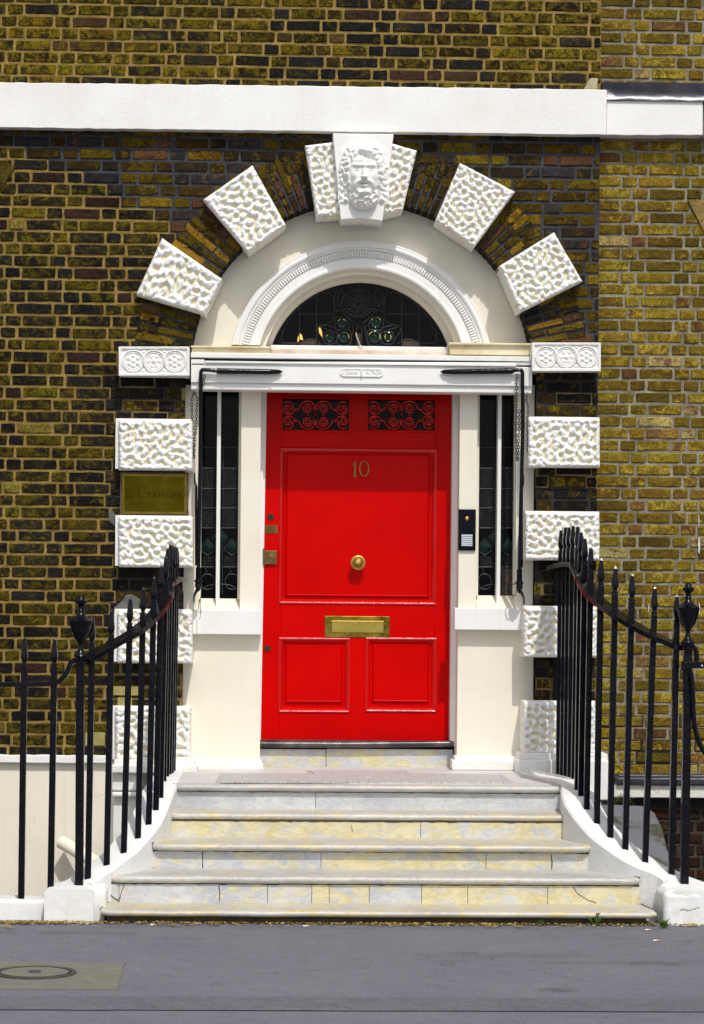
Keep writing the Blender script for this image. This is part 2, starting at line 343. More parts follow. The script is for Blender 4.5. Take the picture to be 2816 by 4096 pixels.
# ---------------------------------------------------------------- brickwork
def jit(c, a=.25):
    k = 1+random.uniform(-a, a); return tuple(max(0, x*k*(1+random.uniform(-.06, .06))) for x in c)
def pick(L):
    r = random.random()*sum(w for w, *_ in L)
    for w, *rest in L:
        r -= w
        if r <= 0: return rest
    return rest
PAL = {
 'lower': [(6, (.013, .0115, .015), (.075, .056, .004), .36), (4, (.018, .015, .011), (.092, .069, .005), .46), (1.0, (.045, .034, .006), (.125, .093, .008), .42), (.5, (.034, .017, .017), (.02, .015, .012), .3), (.2, (.17, .14, .035), (.08, .06, .01), .3)],
 'upper': [(4, (.022, .016, .009), (.130, .094, .006), .48), (3, (.040, .030, .006), (.155, .112, .008), .46), (1.5, (.018, .015, .016), (.09, .068, .005), .35), (.6, (.055, .030, .018), (.10, .075, .006), .40)],
 'upperdark': [(5, (.013, .012, .016), (.075, .055, .004), .26), (2, (.026, .019, .008), (.13, .095, .007), .36), (.4, (.045, .024, .020), (.02, .015, .012), .3)],
 'rebuilt': [(3, (.095, .062, .005), (.030, .018, .008), .34), (3, (.040, .025, .008), (.12, .08, .006), .32), (2.4, (.022, .016, .013), (.075, .048, .006), .32), (.5, (.085, .040, .026), (.04, .025, .015), .35), (1, (.16, .11, .010), (.08, .05, .006), .35), (1.4, (.026, .024, .032), (.09, .05, .03), .3)],
 'pier': [(5, (.011, .010, .013), (.10, .068, .005), .26), (2, (.030, .021, .007), (.19, .13, .008), .32), (1, (.022, .015, .012), (.11, .05, .03), .32)],
 'arch': [(3, (.10, .066, .007), (.028, .018, .009), .38), (1.2, (.20, .115, .014), (.10, .055, .008), .38), (3, (.030, .020, .010), (.13, .088, .007), .32), (1.1, (.095, .046, .030), (.03, .018, .013), .38), (1.5, (.016, .015, .018), (.08, .05, .008), .30)],
 'next': [(6, (.165, .112, .014), (.33, .245, .045), .40), (3, (.135, .092, .014), (.075, .050, .014), .38), (1.8, (.13, .082, .018), (.30, .21, .02), .36), (1.0, (.13, .062, .034), (.24, .16, .03), .38), (.5, (.36, .29, .13), (.16, .09, .06), .36)],
 'base': [(4, (.036, .016, .012), (.012, .009, .010), .40), (3, (.022, .015, .012), (.055, .035, .015), .3), (1, (.055, .022, .014), (.04, .02, .01), .3)],
}
MT = {'tan': (.285, .198, .062), 'tanup': (.30, .212, .068), 'grey': (.062, .066, .078), 'dark': (.040, .036, .036), 'next': (.27, .25, .185), 'pale': (.22, .165, .07), 'red': (.065, .058, .050)}
def brick_face(mb, q, yf, yb, pal, edge=.006, nx=5, nz=3):   # q: bl,br,tr,tl (x,z)
    c, c2, al = pick(pal); c = jit(c); c2 = jit(c2, .2); al = max(.05, min(.6, al+random.uniform(-.1, .1)))
    bl, br, tr, tl = [np.array(p, float) for p in q]
    w = np.linalg.norm(br-bl); h = np.linalg.norm(tl-bl)
    es = min(.3, edge/w); et = min(.3, edge/h); dy = random.uniform(-.0022, .0022)
    ss = [0]+[es+(1-2*es)*i/(nx-1) for i in range(nx)]+[1]; ts = [0]+[et+(1-2*et)*i/(nz-1) for i in range(nz)]+[1]
    vs = []; S = len(ss); T = len(ts)
    for j, t_ in enumerate(ts):
        for i, s_ in enumerate(ss):
            p = (bl*(1-s_)+br*s_)*(1-t_)+(tl*(1-s_)+tr*s_)*t_; rim = (i in (0, S-1)) or (j in (0, T-1))
            corner = (i in (0, S-1)) and (j in (0, T-1))
            y = yb if rim else yf+dy+random.uniform(-.0018, .0018)
            k = .0022 if not rim else .0030
            px = p+np.array([random.uniform(-k, k), random.uniform(-k, k)])
            if corner: cc = (bl+br+tl+tr)/4; px = px+np.array([math.copysign(.005, cc[0]-px[0]), math.copysign(.005, cc[1]-px[1])])*random.uniform(.3, 1.4)
            vs.append((px[0], y, px[1]))
    fs = [(j*S+i, j*S+i+1, (j+1)*S+i+1, (j+1)*S+i) for j in range(T-1) for i in range(S-1)]
    mb.add(vs, fs, c=(*c, al), c2=(*c2, 1))
def brick_rows(mb, mm, x0, x1, z0, z1, Y, zone, gaps, pitch=.0716, jw=.0125, proud=.007, phase=0):
    n = int(round((z1-z0)/pitch)); pitch = (z1-z0)/n
    for r in range(n):
        za = z0+r*pitch; zb = za+pitch; zm = (za+zb)/2; segs = [(x0, x1)]
        for (ga, gb) in gaps(zm):
            ns = []
            for a, b_ in segs:
                if gb <= a or ga >= b_: ns.append((a, b_)); continue
                if ga > a: ns.append((a, ga))
                if gb < b_: ns.append((gb, b_))
            segs = ns
        x = x0-((r+phase) % 2)*.158-random.uniform(0, .02); k = r % 2; wave = .0015*math.sin(r*1.7)
        while x < x1:
            w = (.217 if k % 2 == 0 else .102)*random.uniform(.96, 1.04)+.0; xa, xb = x, x+w; x = xb; k += 1
            for a, b_ in segs:
                ca, cb = max(xa, a), min(xb, b_)
                if cb-ca < .012: continue
                ds, mort = zone((ca+cb)/2, zm)
                mc = jit(MT[mort], .12)
                mm.add([(ca, Y, za), (cb, Y, za), (cb, Y, zb), (ca, Y, zb)], [(0, 1, 2, 3)], c=(*mc, 1))
                if cb-ca < .03: continue
                wob = random.uniform(-.0012, .0012); jj = jw*random.uniform(.85, 1.2)
                la = ca+(jj/2 if ca > a+1e-6 else .001); lb = cb-(jj/2 if cb < b_-1e-6 else .001)
                brick_face(mb, [(la, za+jw/2+wob), (lb, za+jw/2+wob), (lb, zb-jw/2+wob), (la, zb-jw/2+wob)], Y-proud, Y+.002, PAL[ds], nx=4 if w > .15 else 3)

# arch centre (one world axis for all the arch rings)
AC = P(1447, 1486, 0.0); ACX, ACZ = AC.x, AC.z
XL = P(737, 2100, 0).x; XR = P(2140, 2100, 0).x; XC = P(2394, 1300, 0).x; SPR = P(1447, 1378, 0).z
ZB = P(300, 3032, 0).z

# ================================================================= ground
pav = MB()
gx = np.linspace(-2.6, 2.6, 200); gy = np.linspace(-5.9, -2.3, 90)
stain = 1-.0*np.zeros((90, 200))
NX, NY = np.meshgrid(gx, gy)
def blob(cx, cy, rx, ry, a, seed=0):
    global stain
    w = band_noise(200, 90, 9, 50+seed)*.35
    d = ((NX-cx)/rx)**2+((NY-cy)/ry)**2+w; stain = stain*(1-a*sstep(1.3, .5, d))
g1 = G(2220, 3961); blob(g1.x, g1.y, .085, .045, .38, 1)
g1 = G(2040, 3822); blob(g1.x, g1.y, .36, .10, .17, 2)
g1 = G(2430, 3850); blob(g1.x, g1.y, .42, .05, .22, 3)
g1 = G(2640, 3858); blob(g1.x, g1.y, .14, .05, .18, 4)
g1 = G(300, 3730); blob(g1.x, g1.y, .30, .08, .18, 5)
g1 = G(1450, 3712); blob(g1.x, g1.y, 1.6, .06, .12, 6)
vs = [(x, y, 0) for y in gy for x in gx]
fs = [(j*200+i, j*200+i+1, (j+1)*200+i+1, (j+1)*200+i) for j in range(89) for i in range(199)]
n0 = 0
pav.v = vs; pav.f = fs; pav.m = [0]*len(fs); pav.c = [(float(s),)*3+(1,) for s in stain.ravel()]; pav.c2 = [(1, 1, 1, 1)]*len(vs)
for (xa, xb, ya, yb) in ((-400, -2.6, -400, -2.3), (2.6, 400, -400, -2.3), (-2.6, 2.6, -400, -5.9)):
    pav.add([(xa, ya, 0), (xb, ya, 0), (xb, yb, 0), (xa, yb, 0)], [(0, 1, 2, 3)])
tag(pav.build('pavement', ASPH), kind='structure')
ya, yb = G(1400, 4046).y, G(1400, 3992).y
tr = MB(); N = 40; xs = np.linspace(-6, 6, 121)
top = [(x, yb+random.uniform(-.006, .006), .004) for x in xs]; bot = [(x, ya+random.uniform(-.004, .004), .004) for x in xs]
tr.add(bot+top, [(i, i+1, 121+i+1, 121+i) for i in range(120)])
tag(tr.build('pavement_strip', ASPH2), kind='structure')
tag(MB().box(-6, 6, -2.3, 3, -2.35, -2.3).build('basement_area_floor', CONC), kind='structure')
# retaining wall of the area, under the pavement edge
for a_ in ((-6, -1.62), (1.84, 6)): tag(MB().box(*a_, -2.32, -2.18, -2.3, -.004).build('retaining_wall', CREAM2), kind='structure')
# concrete patch and manhole
q = [G(-500, 3958), G(468, 3960), G(501, 3855), G(-500, 3843)]
edge = []
for i in range(4):
    a, b_ = q[i], q[(i+1) % 4]
    for k in range(14):
        s = k/14; p = a*(1-s)+b_*s; edge.append((p.x+random.uniform(-.005, .005), p.y+random.uniform(-.004, .004)))
tag(MB().slab(edge, -.03, .004).build('concrete_patch', CONC), kind='structure')
mc = G(139, 3893, .004)
mh = thing('manhole_cover', 'round manhole cover set in the pale concrete patch at lower left', 'manhole cover', loc=(mc.x, mc.y, .004))
def ringz(mb, r0, r1, z0, z1, n=48):
    prof = [(r0, z0), (r0, z1), (r1, z1), (r1, z0)]
    vs = []; 
    for i in range(n):
        a = 2*math.pi*i/n
        for r, z in prof: vs.append((r*math.cos(a), r*math.sin(a), z))
    mb.add(vs, [(i*4+j, i*4+j+1, ((i+1) % n)*4+j+1, ((i+1) % n)*4+j) for i in range(n) for j in range(3)])
f = MB(); ringz(f, .146, .152, 0, .008); ringz(f, .158, .178, 0, .007); f.build('frame', MANH, mh, fix=True)
f = MB(); f.lathe((0, 0, 0), [(.001, 0), (.144, 0), (.144, .006), (.001, .006)], n=48); f.build('infill', CONC, mh)
f = MB(); ringz(f, .018, .028, 0, .010); f.build('lifting_ring', MANH, mh, fix=True)
f = MB(); f.lathe((0, 0, 0), [(.146, 0), (.160, 0), (.160, .002), (.146, .002)], n=48); f.build('groove', DARKVOID, mh)

# ================================================================= the house
house = thing('town_house', 'Georgian brick town house with red door under a white arched surround', 'house')
def zone_main(x, z):
    u, v = proj((x, 0, z)); jx = random.uniform(-40, 40)
    if v < 440:
        d = 1 if (1050+jx < u < 2000+jx) else 0
        if v > 290 and random.random() < .5: d = 1
        return ('upperdark' if d and random.random() < .75 else 'upper'), 'tanup'
    if v < 1400:
        if u > 1447: return 'rebuilt', 'grey'
        if v < 560+u*.50+jx*.6: return 'rebuilt', 'grey'
        return 'lower', 'tan'
    if u > 462 or (u > 440 and random.random() < .5):
        m_ = 'dark' if (random.random() < .72) else 'pale'
        if u < 1200 and v > 2640: return ('lower', 'pale')
        return 'pier', m_
    return 'lower', 'tan'
def gaps_main(z):
    g = []
    if z > SPR:
        d = z-ACZ
        if d < 1.20: w = math.sqrt(1.2**2-d*d); g.append((ACX-w, ACX+w))
    else: g.append((XL, XR))
    zb0, zb1 = P(1200, 520, 0).z, P(1200, 355, 0).z
    return g
wall = MB(); mort = MB()
brick_rows(wall, mort, -4.2, XC, ZB, 6.6, 0.0, zone_main, gaps_main)
wo = wall.build('brick_wall', BRICK, house); mort.build('mortar', MORTAR, wo)
# right-hand return of the projecting wall and dark backing
rt = MB(); rt.box(XC-.10, XC-.0005, .004, .30, ZB, 6.6); rt.build('wall_return', simple('sooty_return', (.05, .038, .018), .9, (.02, .016, .012), 9, bs=50, bstr=.6), house)

# radial brickwork between the stones of the arch
def polar(R, a): return (ACX+R*math.sin(a), ACZ+R*math.cos(a))    # a from the crown, clockwise positive
def ring_bricks(a0, a1, seed, name='arch_brickwork'):
    random.seed(seed); mb = MB(); mm = MB(); d = abs(a1-a0)*1.19; n = max(2, round(d/.050)); Ri, Ro = 1.026, 1.372
    hi = max(a0, a1); lo_ = min(a0, a1)
    # mortar body
    N = 16; pts = [polar(Ri+.003, lo_+(hi-lo_)*i/N) for i in range(N+1)]+[polar(Ro-.003, hi-(hi-lo_)*i/N) for i in range(N+1)]
    mm.prism(pts, -.001, .16, c=(*MT['grey'], 1))
    for k in range(n):
        b0 = lo_+(hi-lo_)*k/n; b1 = lo_+(hi-lo_)*(k+1)/n; g = .0048/1.19
        cuts = [Ri, Ri+(.225 if k % 2 else .112), Ro] if k % 2 else [Ri, Ri+.112, Ro]
        if random.random() < .3: cuts = [Ri, Ri+.11, Ri+.22, Ro]
        for r0, r1 in zip(cuts, cuts[1:]):
            r0 += .004; r1 -= .004
            q = [polar(r0, b0+g), polar(r0, b1-g), polar(r1, b1-g), polar(r1, b0+g)]
            brick_face(mb, q, -.010, .0, PAL['arch'], nx=3, nz=4)
        # soffit face of the innermost brick
        q0 = polar(Ri, b0+g); q1 = polar(Ri, b1-g); c, c2, al = pick(PAL['pier'])
        mb.add([(q0[0], -.006, q0[1]), (q1[0], -.006, q1[1]), (q1[0], .15, q1[1]), (q0[0], .15, q0[1])], [(0, 1, 2, 3)], c=(*c, .2), c2=(*c2, 1))
    o = mb.build(name, BRICK, house, fix=True); mm.build('mortar', MORTAR, o)
rad = math.radians
for i, (a0, a1) in enumerate([(-83, -70.0), (-57.5, -42.0), (-28.5, -14.0), (13.2, 27), (40.2, 54.6), (67.2, 83)]):
    ring_bricks(rad(a0), rad(a1), 40+i)
random.seed(5)
# rusticated stones of the arch
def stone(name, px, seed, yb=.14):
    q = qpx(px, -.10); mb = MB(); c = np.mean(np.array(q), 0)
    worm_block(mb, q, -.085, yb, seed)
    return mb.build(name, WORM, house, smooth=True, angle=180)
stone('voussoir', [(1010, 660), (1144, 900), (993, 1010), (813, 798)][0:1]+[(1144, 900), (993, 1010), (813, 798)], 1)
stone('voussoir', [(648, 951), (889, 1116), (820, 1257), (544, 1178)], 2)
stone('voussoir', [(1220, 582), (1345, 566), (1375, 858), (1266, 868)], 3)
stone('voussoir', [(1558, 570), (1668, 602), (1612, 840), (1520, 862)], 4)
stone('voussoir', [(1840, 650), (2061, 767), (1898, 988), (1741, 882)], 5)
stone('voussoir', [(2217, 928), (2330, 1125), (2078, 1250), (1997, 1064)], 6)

# quoins up both jambs: flat backing with a worm-carved face
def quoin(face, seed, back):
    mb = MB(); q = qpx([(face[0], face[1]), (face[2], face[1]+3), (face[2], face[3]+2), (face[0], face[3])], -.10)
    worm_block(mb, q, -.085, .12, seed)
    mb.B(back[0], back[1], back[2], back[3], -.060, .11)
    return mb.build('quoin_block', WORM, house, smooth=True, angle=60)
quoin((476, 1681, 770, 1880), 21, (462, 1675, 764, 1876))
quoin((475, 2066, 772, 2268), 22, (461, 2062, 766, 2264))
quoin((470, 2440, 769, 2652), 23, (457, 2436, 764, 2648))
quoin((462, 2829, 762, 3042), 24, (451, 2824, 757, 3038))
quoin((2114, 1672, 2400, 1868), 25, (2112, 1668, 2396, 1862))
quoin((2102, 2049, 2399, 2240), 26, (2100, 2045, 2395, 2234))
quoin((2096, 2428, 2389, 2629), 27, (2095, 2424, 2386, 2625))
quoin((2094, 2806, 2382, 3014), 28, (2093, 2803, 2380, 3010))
# moulded bases below the quoins
b = MB(); b.B(455, 3040, 779, 3062, -.16, .1); b.B(447, 3060, 790, 3094, -.19, .1); b.B(448, 3092, 560, 3162, -.15, .05); b.B(452, 3160, 640, 3172, -.12, .05); b.B(448, 3170, 640, 3188, -.17, .05); b.B(452, 3186, 640, 3420, -.13, .05)
b.build('quoin_base', WHITE2, house, bevel=.008)
b = MB(); b.B(2078, 3014, 2432, 3042, -.15, .1); b.B(2070, 3040, 2436, 3200, -.175, .1); b.build('quoin_base', WHITE2, house, bevel=.008)

# impost blocks with three rosettes each
def rosette_block(px):
    cell = .003; q = qpx([(px[0], px[1]), (px[2], px[1]), (px[2], px[3]), (px[0], px[3])], -.12)
    w = q[1][0]-q[0][0]; h = q[0][1]-q[3][1]; nx, nz = int(w/cell), int(h/cell)
    X, Zg = np.meshgrid(np.linspace(0, w, nx), np.linspace(0, h, nz)); H = np.zeros_like(X)
    e = np.minimum(np.minimum(X, w-X), np.minimum(Zg, h-Zg)); H -= .011*sstep(.012, .019, e)*sstep(-1, 1, 1)
    for k in range(3):
        cx = w*(.205+.295*k); cz = h*.50; r = np.hypot(X-cx, Zg-cz); a = np.arctan2(Zg-cz, X-cx); R = h*.365
        H += .010*np.exp(-((r-R)/.0045)**2)+.006*np.exp(-((r-R*.80)/.003)**2)
        if k == 1: H += .010*np.exp(-(r/(R*.22))**2)+.006*np.exp(-((r-R*.5)/(R*.16))**2)*(.6+.4*np.cos(6*a))
        else:
            H += .010*np.exp(-(r/(R*.2))**2)
            for p in range(6):
                px_, pz_ = cx+R*.48*math.cos(p*math.pi/3+.5), cz+R*.48*math.sin(p*math.pi/3+.5)
                H += .010*np.exp(-(((X-px_)**2+(Zg-pz_)**2)/(R*.17)**2))
    for kx in (.3525, .6475):
        for zc in (.83, .17): H += .007*np.exp(-(((X-w*kx)/.012)**2+((Zg-h*zc)/.007)**2))
    H += band_noise(nx, nz, 5, int(px[0]))*.0004
    mb = MB(); relief(mb, q, -.12, .1, H); mb.build('impost_block', WHITE, house, smooth=True, angle=50)
rosette_block((475, 1386, 757, 1502)); rosette_block((2129, 1370, 2403, 1484))
b = MB(); b.B(484, 1500, 752, 1506, -.09, .05); b.build('impost_bed', WHITE2, house)

# keystone with a carved bearded head
ks = MB()
ks.prism(qpx([(1363, 878), (1447, 872), (1530, 884), (1575, 536), (1331, 533)], -.15), -.15, .15)
kso = ks.build('keystone', WHITE, house, bevel=.004)
def head_field():
    # local units: x,y as in a close look at the stone (1 unit = .0003 m)
    x = np.linspace(230, 1300, 215); y = np.linspace(190, 1660, 295); X, Y = np.meshgrid(x, y)
    def ell(cx, cy, rx, ry, p=.5): return np.clip(1-((X-cx)/rx)**2-((Y-cy)/ry)**2, 0, 1)**p
    def ga(cx, cy, sx, sy, th=0):
        c, s = math.cos(th), math.sin(th); dx, dy = X-cx, Y-cy; return np.exp(-(((dx*c+dy*s)/sx)**2+((-dx*s+dy*c)/sy)**2))
    ny, nx = X.shape
    hairm = ell(760, 830, 480, 640, .42)
    H = .052*hairm
    facem = ell(768, 905, 300, 510, .5); face = .112*ell(768, 905, 325, 560, .40)
    # forehead limit: hairline arches
    hl = 560+35*np.sin((X-768)/75.0)+.0016*(X-768)**2
    fm = sstep(hl-15, hl+20, Y)*sstep(0.02, .22, facem)
    # hair curls as wavy ridges following the head's outline
    rr = np.hypot((X-765)/1.0, (Y-820)/1.28); aa = np.arctan2(Y-820, X-765)
    w1 = np.sin(rr/30+2.2*np.sin(aa*9)+band_noise(nx, ny, 34, 3)*1.0)
    curls = band_noise(nx, ny, 24, 4, .4)
    hairH = H+.012*w1*.5*hairm**.3*(hairm > 0)+.0055*np.clip(curls, -1.5, 1.5)*(hairm > 0)*sstep(0, .35, hairm)
    hairH += .030*np.exp(-((np.hypot((X-768)/310, (Y-840)/420)-1.02)/.20)**2)*(Y < 1250)
    hairH += .018*ga(768, 420, 330, 120)-.018*ga(785, 470, 16, 110)
    H = hairH*(1-fm)+face*fm
    F = np.zeros_like(X)
    F += .013*ga(650, 745, 105, 30, .10)+.013*ga(905, 748, 105, 30, -.10)     # brows
    F -= .026*ga(640, 812, 82, 50)+.027*ga(918, 817, 82, 50)                  # sockets
    F += .024*ga(638, 828, 60, 24)+.024*ga(915, 834, 60, 24)                  # eyeballs
    F += .006*ga(638, 795, 66, 9)+.006*ga(916, 800, 66, 9)-.006*ga(638, 808, 60, 6)-.006*ga(916, 813, 60, 6)
    nose = np.exp(-((X-772)/(30+22*sstep(780, 1000, Y)))**2)*sstep(700, 1000, Y)*(1-sstep(995, 1030, Y)); F += .042*nose+.012*ga(775, 735, 34, 60)
    F += .016*ga(728, 985, 24, 22)+.016*ga(818, 985, 24, 22)
    F += .012*ga(600, 960, 70, 80)+.012*ga(950, 965, 70, 80)                  # cheeks
    F -= .010*ga(640, 1040, 40, 60)*0
    F += .008*ga(768, 640, 150, 40)
    H = H+F*fm
    # moustache, lips, beard
    H += .022*ga(675, 1060, 85, 34, -.55)+.022*ga(870, 1060, 85, 34, .55)
    H += .026*ga(590, 1150, 40, 90, .25)+.026*ga(960, 1150, 40, 90, -.25)
    H -= .034*ga(768, 1112, 78, 17)
    H += .020*ga(768, 1150, 70, 22)+.004*ga(768, 1080, 60, 14)-.014*ga(768, 1184, 70, 10)
    bm = ell(775, 1310, 300, 300, .4)*sstep(1150, 1260, Y+.25*np.abs(X-768)); bn = band_noise(nx, ny, 22, 8, .4); bw = np.sin((Y-1200)/26+1.6*np.sin((X-768)/45)+band_noise(nx, ny, 30, 9))
    H = np.maximum(H, (.092+.008*np.clip(bn, -1.6, 1.6)+.008*bw)*bm)
    H += .024*ga(720, 1270, 80, 55)+.024*ga(850, 1275, 80, 55)
    # side locks fall to the edge in low relief
    sl_ = (np.exp(-((X-395)/95)**2)+np.exp(-((X-1150)/95)**2))*sstep(600, 760, Y)*(1-sstep(1380, 1520, Y))
    H = np.maximum(H, sl_*(.018+.009*np.clip(curls, -1.2, 1.6)))
    edge = np.minimum(np.minimum(X-230, 1300-X), np.minimum(Y-190, 1660-Y)); H *= sstep(0, 40, edge)
    return np.clip(H, -.004, .2)*.80, (230, 190, 1300, 1660)
Hd, bx = head_field()
u0, v0, u1, v1 = 1300+bx[0]/4.9875, 520+bx[1]/4.9875, 1300+bx[2]/4.9875, 520+bx[3]/4.9875
hm = MB(); relief(hm, qpx([(u0, v0), (u1, v0), (u1, v1), (u0, v1)], -.153), -.149, -.14, Hd)
hm.f = [f_ for f_ in hm.f if all(hm.v[i][1] < -.1465 for i in f_) and any(hm.v[i][1] < -.1503 for i in f_)]; hm.m = [0]*len(hm.f)
hm.build('carved_head', WHITE, kso, smooth=True, angle=180)

# string course
def ripple_box(mb, u0, u1, vt, vb, yf, yb, n=60):
    a = P(u0, 400, yf).x; b_ = P(u1, 400, yf).x; vs = []; xs = np.linspace(a, b_, n)
    for x in xs:
        s = (x-a)/(b_-a); zt = P(u0+(u1-u0)*s, vt[0]*(1-s)+vt[1]*s, yf).z+random.uniform(-.0025, .0025); zb = P(u0+(u1-u0)*s, vb[0]*(1-s)+vb[1]*s, yf).z+random.uniform(-.002, .002)
        vs += [(x, yf, zb), (x, yf, zt), (x, yb, zt), (x, yb, zb)]
    fs = [(i*4+j, i*4+(j+1) % 4, (i+1)*4+(j+1) % 4, (i+1)*4+j) for i in range(n-1) for j in range(4)]+[(0, 3, 2, 1), ((n-1)*4, (n-1)*4+1, (n-1)*4+2, (n-1)*4+3)]
    mb.add(vs, fs)
b = MB(); ripple_box(b, -1300, 2427, (313, 358), (494, 539), -.085, .05, 110); b.build('string_course', WHITE, house, bevel=.003, fix=True)
# mortar fillet on top of the string course at its right end
b = MB(); b.prism(qpx([(2335, 357), (2388, 357), (2393, 312), (2360, 312)], -.03), -.03, .02); b.build('mortar_fillet', simple('cement', (.42, .38, .26), .9, (.33, .29, .18), 20), house, bevel=.006)

# tympanum, archivolt, dentils
s0 = math.asin((P(1447, 1388, .1).z-ACZ)/.797)
def spring(R, z=None): return math.asin(min(.99, ((P(1447, 1386, .1).z if z is None else z)-ACZ)/R))
tym = MB(); zt = P(1447, 1395, .15).z-ACZ
for (Ra, Rb) in ((.60, 1.33),):
    n = 72; vs = []
    for i in range(n+1):
        for R in (Ra, Rb):
            a0 = math.asin(zt/R); a = a0+(math.pi-2*a0)*i/n; vs.append((ACX+R*math.cos(a), .15, ACZ+R*math.sin(a)))
    tym.add(vs, [(2*i, 2*i+1, 2*i+3, 2*i+2) for i in range(n)])
tym.build('tympanum', CREAM, house, fix=True)
def arcpart(name, prof, mat, parent, zb=None, n=80):
    mb = MB(); vs = []; m_ = len(prof); zz = (P(1447, 1386, .1).z-ACZ) if zb is None else zb
    for i in range(n+1):
        for R, Y in prof:
            a0 = math.asin(min(.98, zz/R)); a = a0+(math.pi-2*a0)*i/n; vs.append((ACX+R*math.cos(a), Y, ACZ+R*math.sin(a)))
    mb.add(vs, [(i*m_+j, i*m_+j+1, (i+1)*m_+j+1, (i+1)*m_+j) for i in range(n) for j in range(m_-1)])
    return mb.build(name, mat, parent, smooth=True, angle=35)
arv = arcpart('archivolt', [(.632, .30), (.632, .095), (.636, .088), (.648, .086), (.654, .094), (.690, .094), (.697, .104), (.741, .104), (.745, .094), (.757, .092), (.762, .082), (.772, .078), (.781, .082), (.784, .088), (.794, .086), (.800, .092), (.802, .155)], WHITE, house)
dn = MB(); nd_ = 118; zz = P(1447, 1392, .1).z-ACZ
for i in range(nd_):
    a = rad(11)+(math.pi-rad(22))*i/(nd_-1); da = .0072
    if (ACZ+.70*math.sin(a)) < ACZ+zz: continue
    pts = [(ACX+R*math.cos(aa), ACZ+R*math.sin(aa)) for R, aa in ((.701, a-da), (.737, a-da), (.737, a+da), (.701, a+da))]
    dn.prism(pts, .088, .108)
dn.build('dentil_band', WHITE, arv, bevel=.002, fix=True)
arcpart('fanlight_reveal', [(.566, .285), (.574, .262), (.588, .258), (.590, .245), (.600, .242), (.634, .235)], CREAM, house)

# ---- fanlight
YG = .28
fan = MB(); zb = P(1437, 1386, YG).z; n = 60; Rg = .58; aa0 = math.asin((zb-ACZ)/Rg)
fan.add([(ACX+Rg*math.cos(aa0+(math.pi-2*aa0)*i/n), YG, ACZ+Rg*math.sin(aa0+(math.pi-2*aa0)*i/n)) for i in range(n+1)], [tuple(range(n+1))])
fano = fan.build('fanlight', GLASS, house, fix=True)
K = 760/1596.
def FZ(x, y, Y=YG-.004): return P(1060+x*K, 1110+y*K, Y)      # position read off the fanlight
came = MB()
def lead(pts, r=.0032, smooth_=True):
    if smooth_ and len(pts) > 2:
        o = []
        for i in range(len(pts)-1):
            p0 = pts[max(0, i-1)]; p1 = pts[i]; p2 = pts[i+1]; p3 = pts[min(len(pts)-1, i+2)]
            for k in range(5):
                s = k/5; o.append(tuple(.5*((2*p1[d])+(-p0[d]+p2[d])*s+(2*p0[d]-5*p1[d]+4*p2[d]-p3[d])*s*s+(-p0[d]+3*p1[d]-3*p2[d]+p3[d])*s**3) for d in (0, 1)))
        pts = o+[pts[-1]]
    came.tube([FZ(*p) for p in pts], r, 6)
for sgn in (0, 1):
    mx = (lambda x: x) if sgn == 0 else (lambda x: 1580-x)
    for L in ([(432, 145), (432, 575)], [(288, 230), (288, 540)], [(145, 430), (145, 555)], [(288, 308), (560, 306)], [(120, 550), (270, 552)]):
        lead([(mx(x), y) for x, y in L], smooth_=False)
    for L in ([(575, 160), (580, 300), (560, 370), (500, 395), (455, 405), (445, 450), (490, 520)], [(575, 170), (555, 140), (500, 130), (432, 148), (300, 240), (190, 370), (120, 540)],
              [(590, 240), (585, 140), (610, 110)], [(640, 100), (660, 150), (640, 200), (620, 250), (605, 200), (625, 130), (640, 100)],
              [(460, 410), (530, 405), (600, 425)], [(470, 420), (540, 440), (580, 470)], [(275, 560), (340, 525), (410, 520), (470, 560)],
              [(590, 290), (640, 275), (690, 330), (760, 385)], [(640, 285), (650, 270), (700, 262), (790, 330)], [(590, 335), (590, 430), (640, 440), (700, 430), (700, 370), (640, 335), (590, 340)],
              [(505, 460), (500, 550), (590, 550), (600, 460), (505, 460)], [(612, 445), (610, 560), (715, 560), (712, 445), (612, 445)], [(740, 400), (735, 470), (700, 575)]):
        lead([(mx(x), y) for x, y in L])
lead([(770, 400), (770, 578)], smooth_=False); lead([(812, 400), (812, 578)], smooth_=False); lead([(775, 390), (790, 410), (775, 430)])
petals = []
for k in range(5):      # five-petalled rose
    a = -math.pi/2+k*2*math.pi/5+math.pi/5*0
    a = math.pi/2+k*2*math.pi/5
    ca, sa = math.cos(a), -math.sin(a); cx, cy = 784, 225
    def rp(r, da): return (cx+r*math.cos(a+da), cy-r*math.sin(a+da))
    lead([rp(28, -.5), rp(70, -.50), rp(105, -.42), rp(112, -.2), rp(104, 0), rp(112, .2), rp(105, .42), rp(70, .5), rp(28, .5)], .0028)
    rpts = [rp(28, -.4), rp(68, -.42), rp(98, -.3), rp(98, .3), rp(68, .42), rp(28, .4)]
    w3 = [FZ(x, y, YG-.003) for x, y in rpts]; petals.append(w3)
came.tube([FZ(784+28*math.cos(q_), 225+28*math.sin(q_)) for q_ in np.linspace(0, 2*math.pi, 17)[:-1]], .0028, 6, closed=True)
came.tube([FZ(784+135*math.cos(q_), 215+115*math.sin(q_)) for q_ in np.linspace(0, 2*math.pi, 33)[:-1]], .0028, 6, closed=True)
came.build('lead_came', LEADCAME, fano, smooth=True)
for w3 in petals: MB().add(w3, [tuple(range(6))]).build('rose_petal', PETALG, fano, fix=True)
bd = MB()
for k in range(5):
    a = k*2*math.pi/5; p = FZ(784+18*math.cos(a), 225+18*math.sin(a)); bd.sphere(p, .0042, 8)
bd.build('rose_centre', simple('blue_green_glass', (.004, .02, .03), .15, bstr=0), fano, smooth=True)
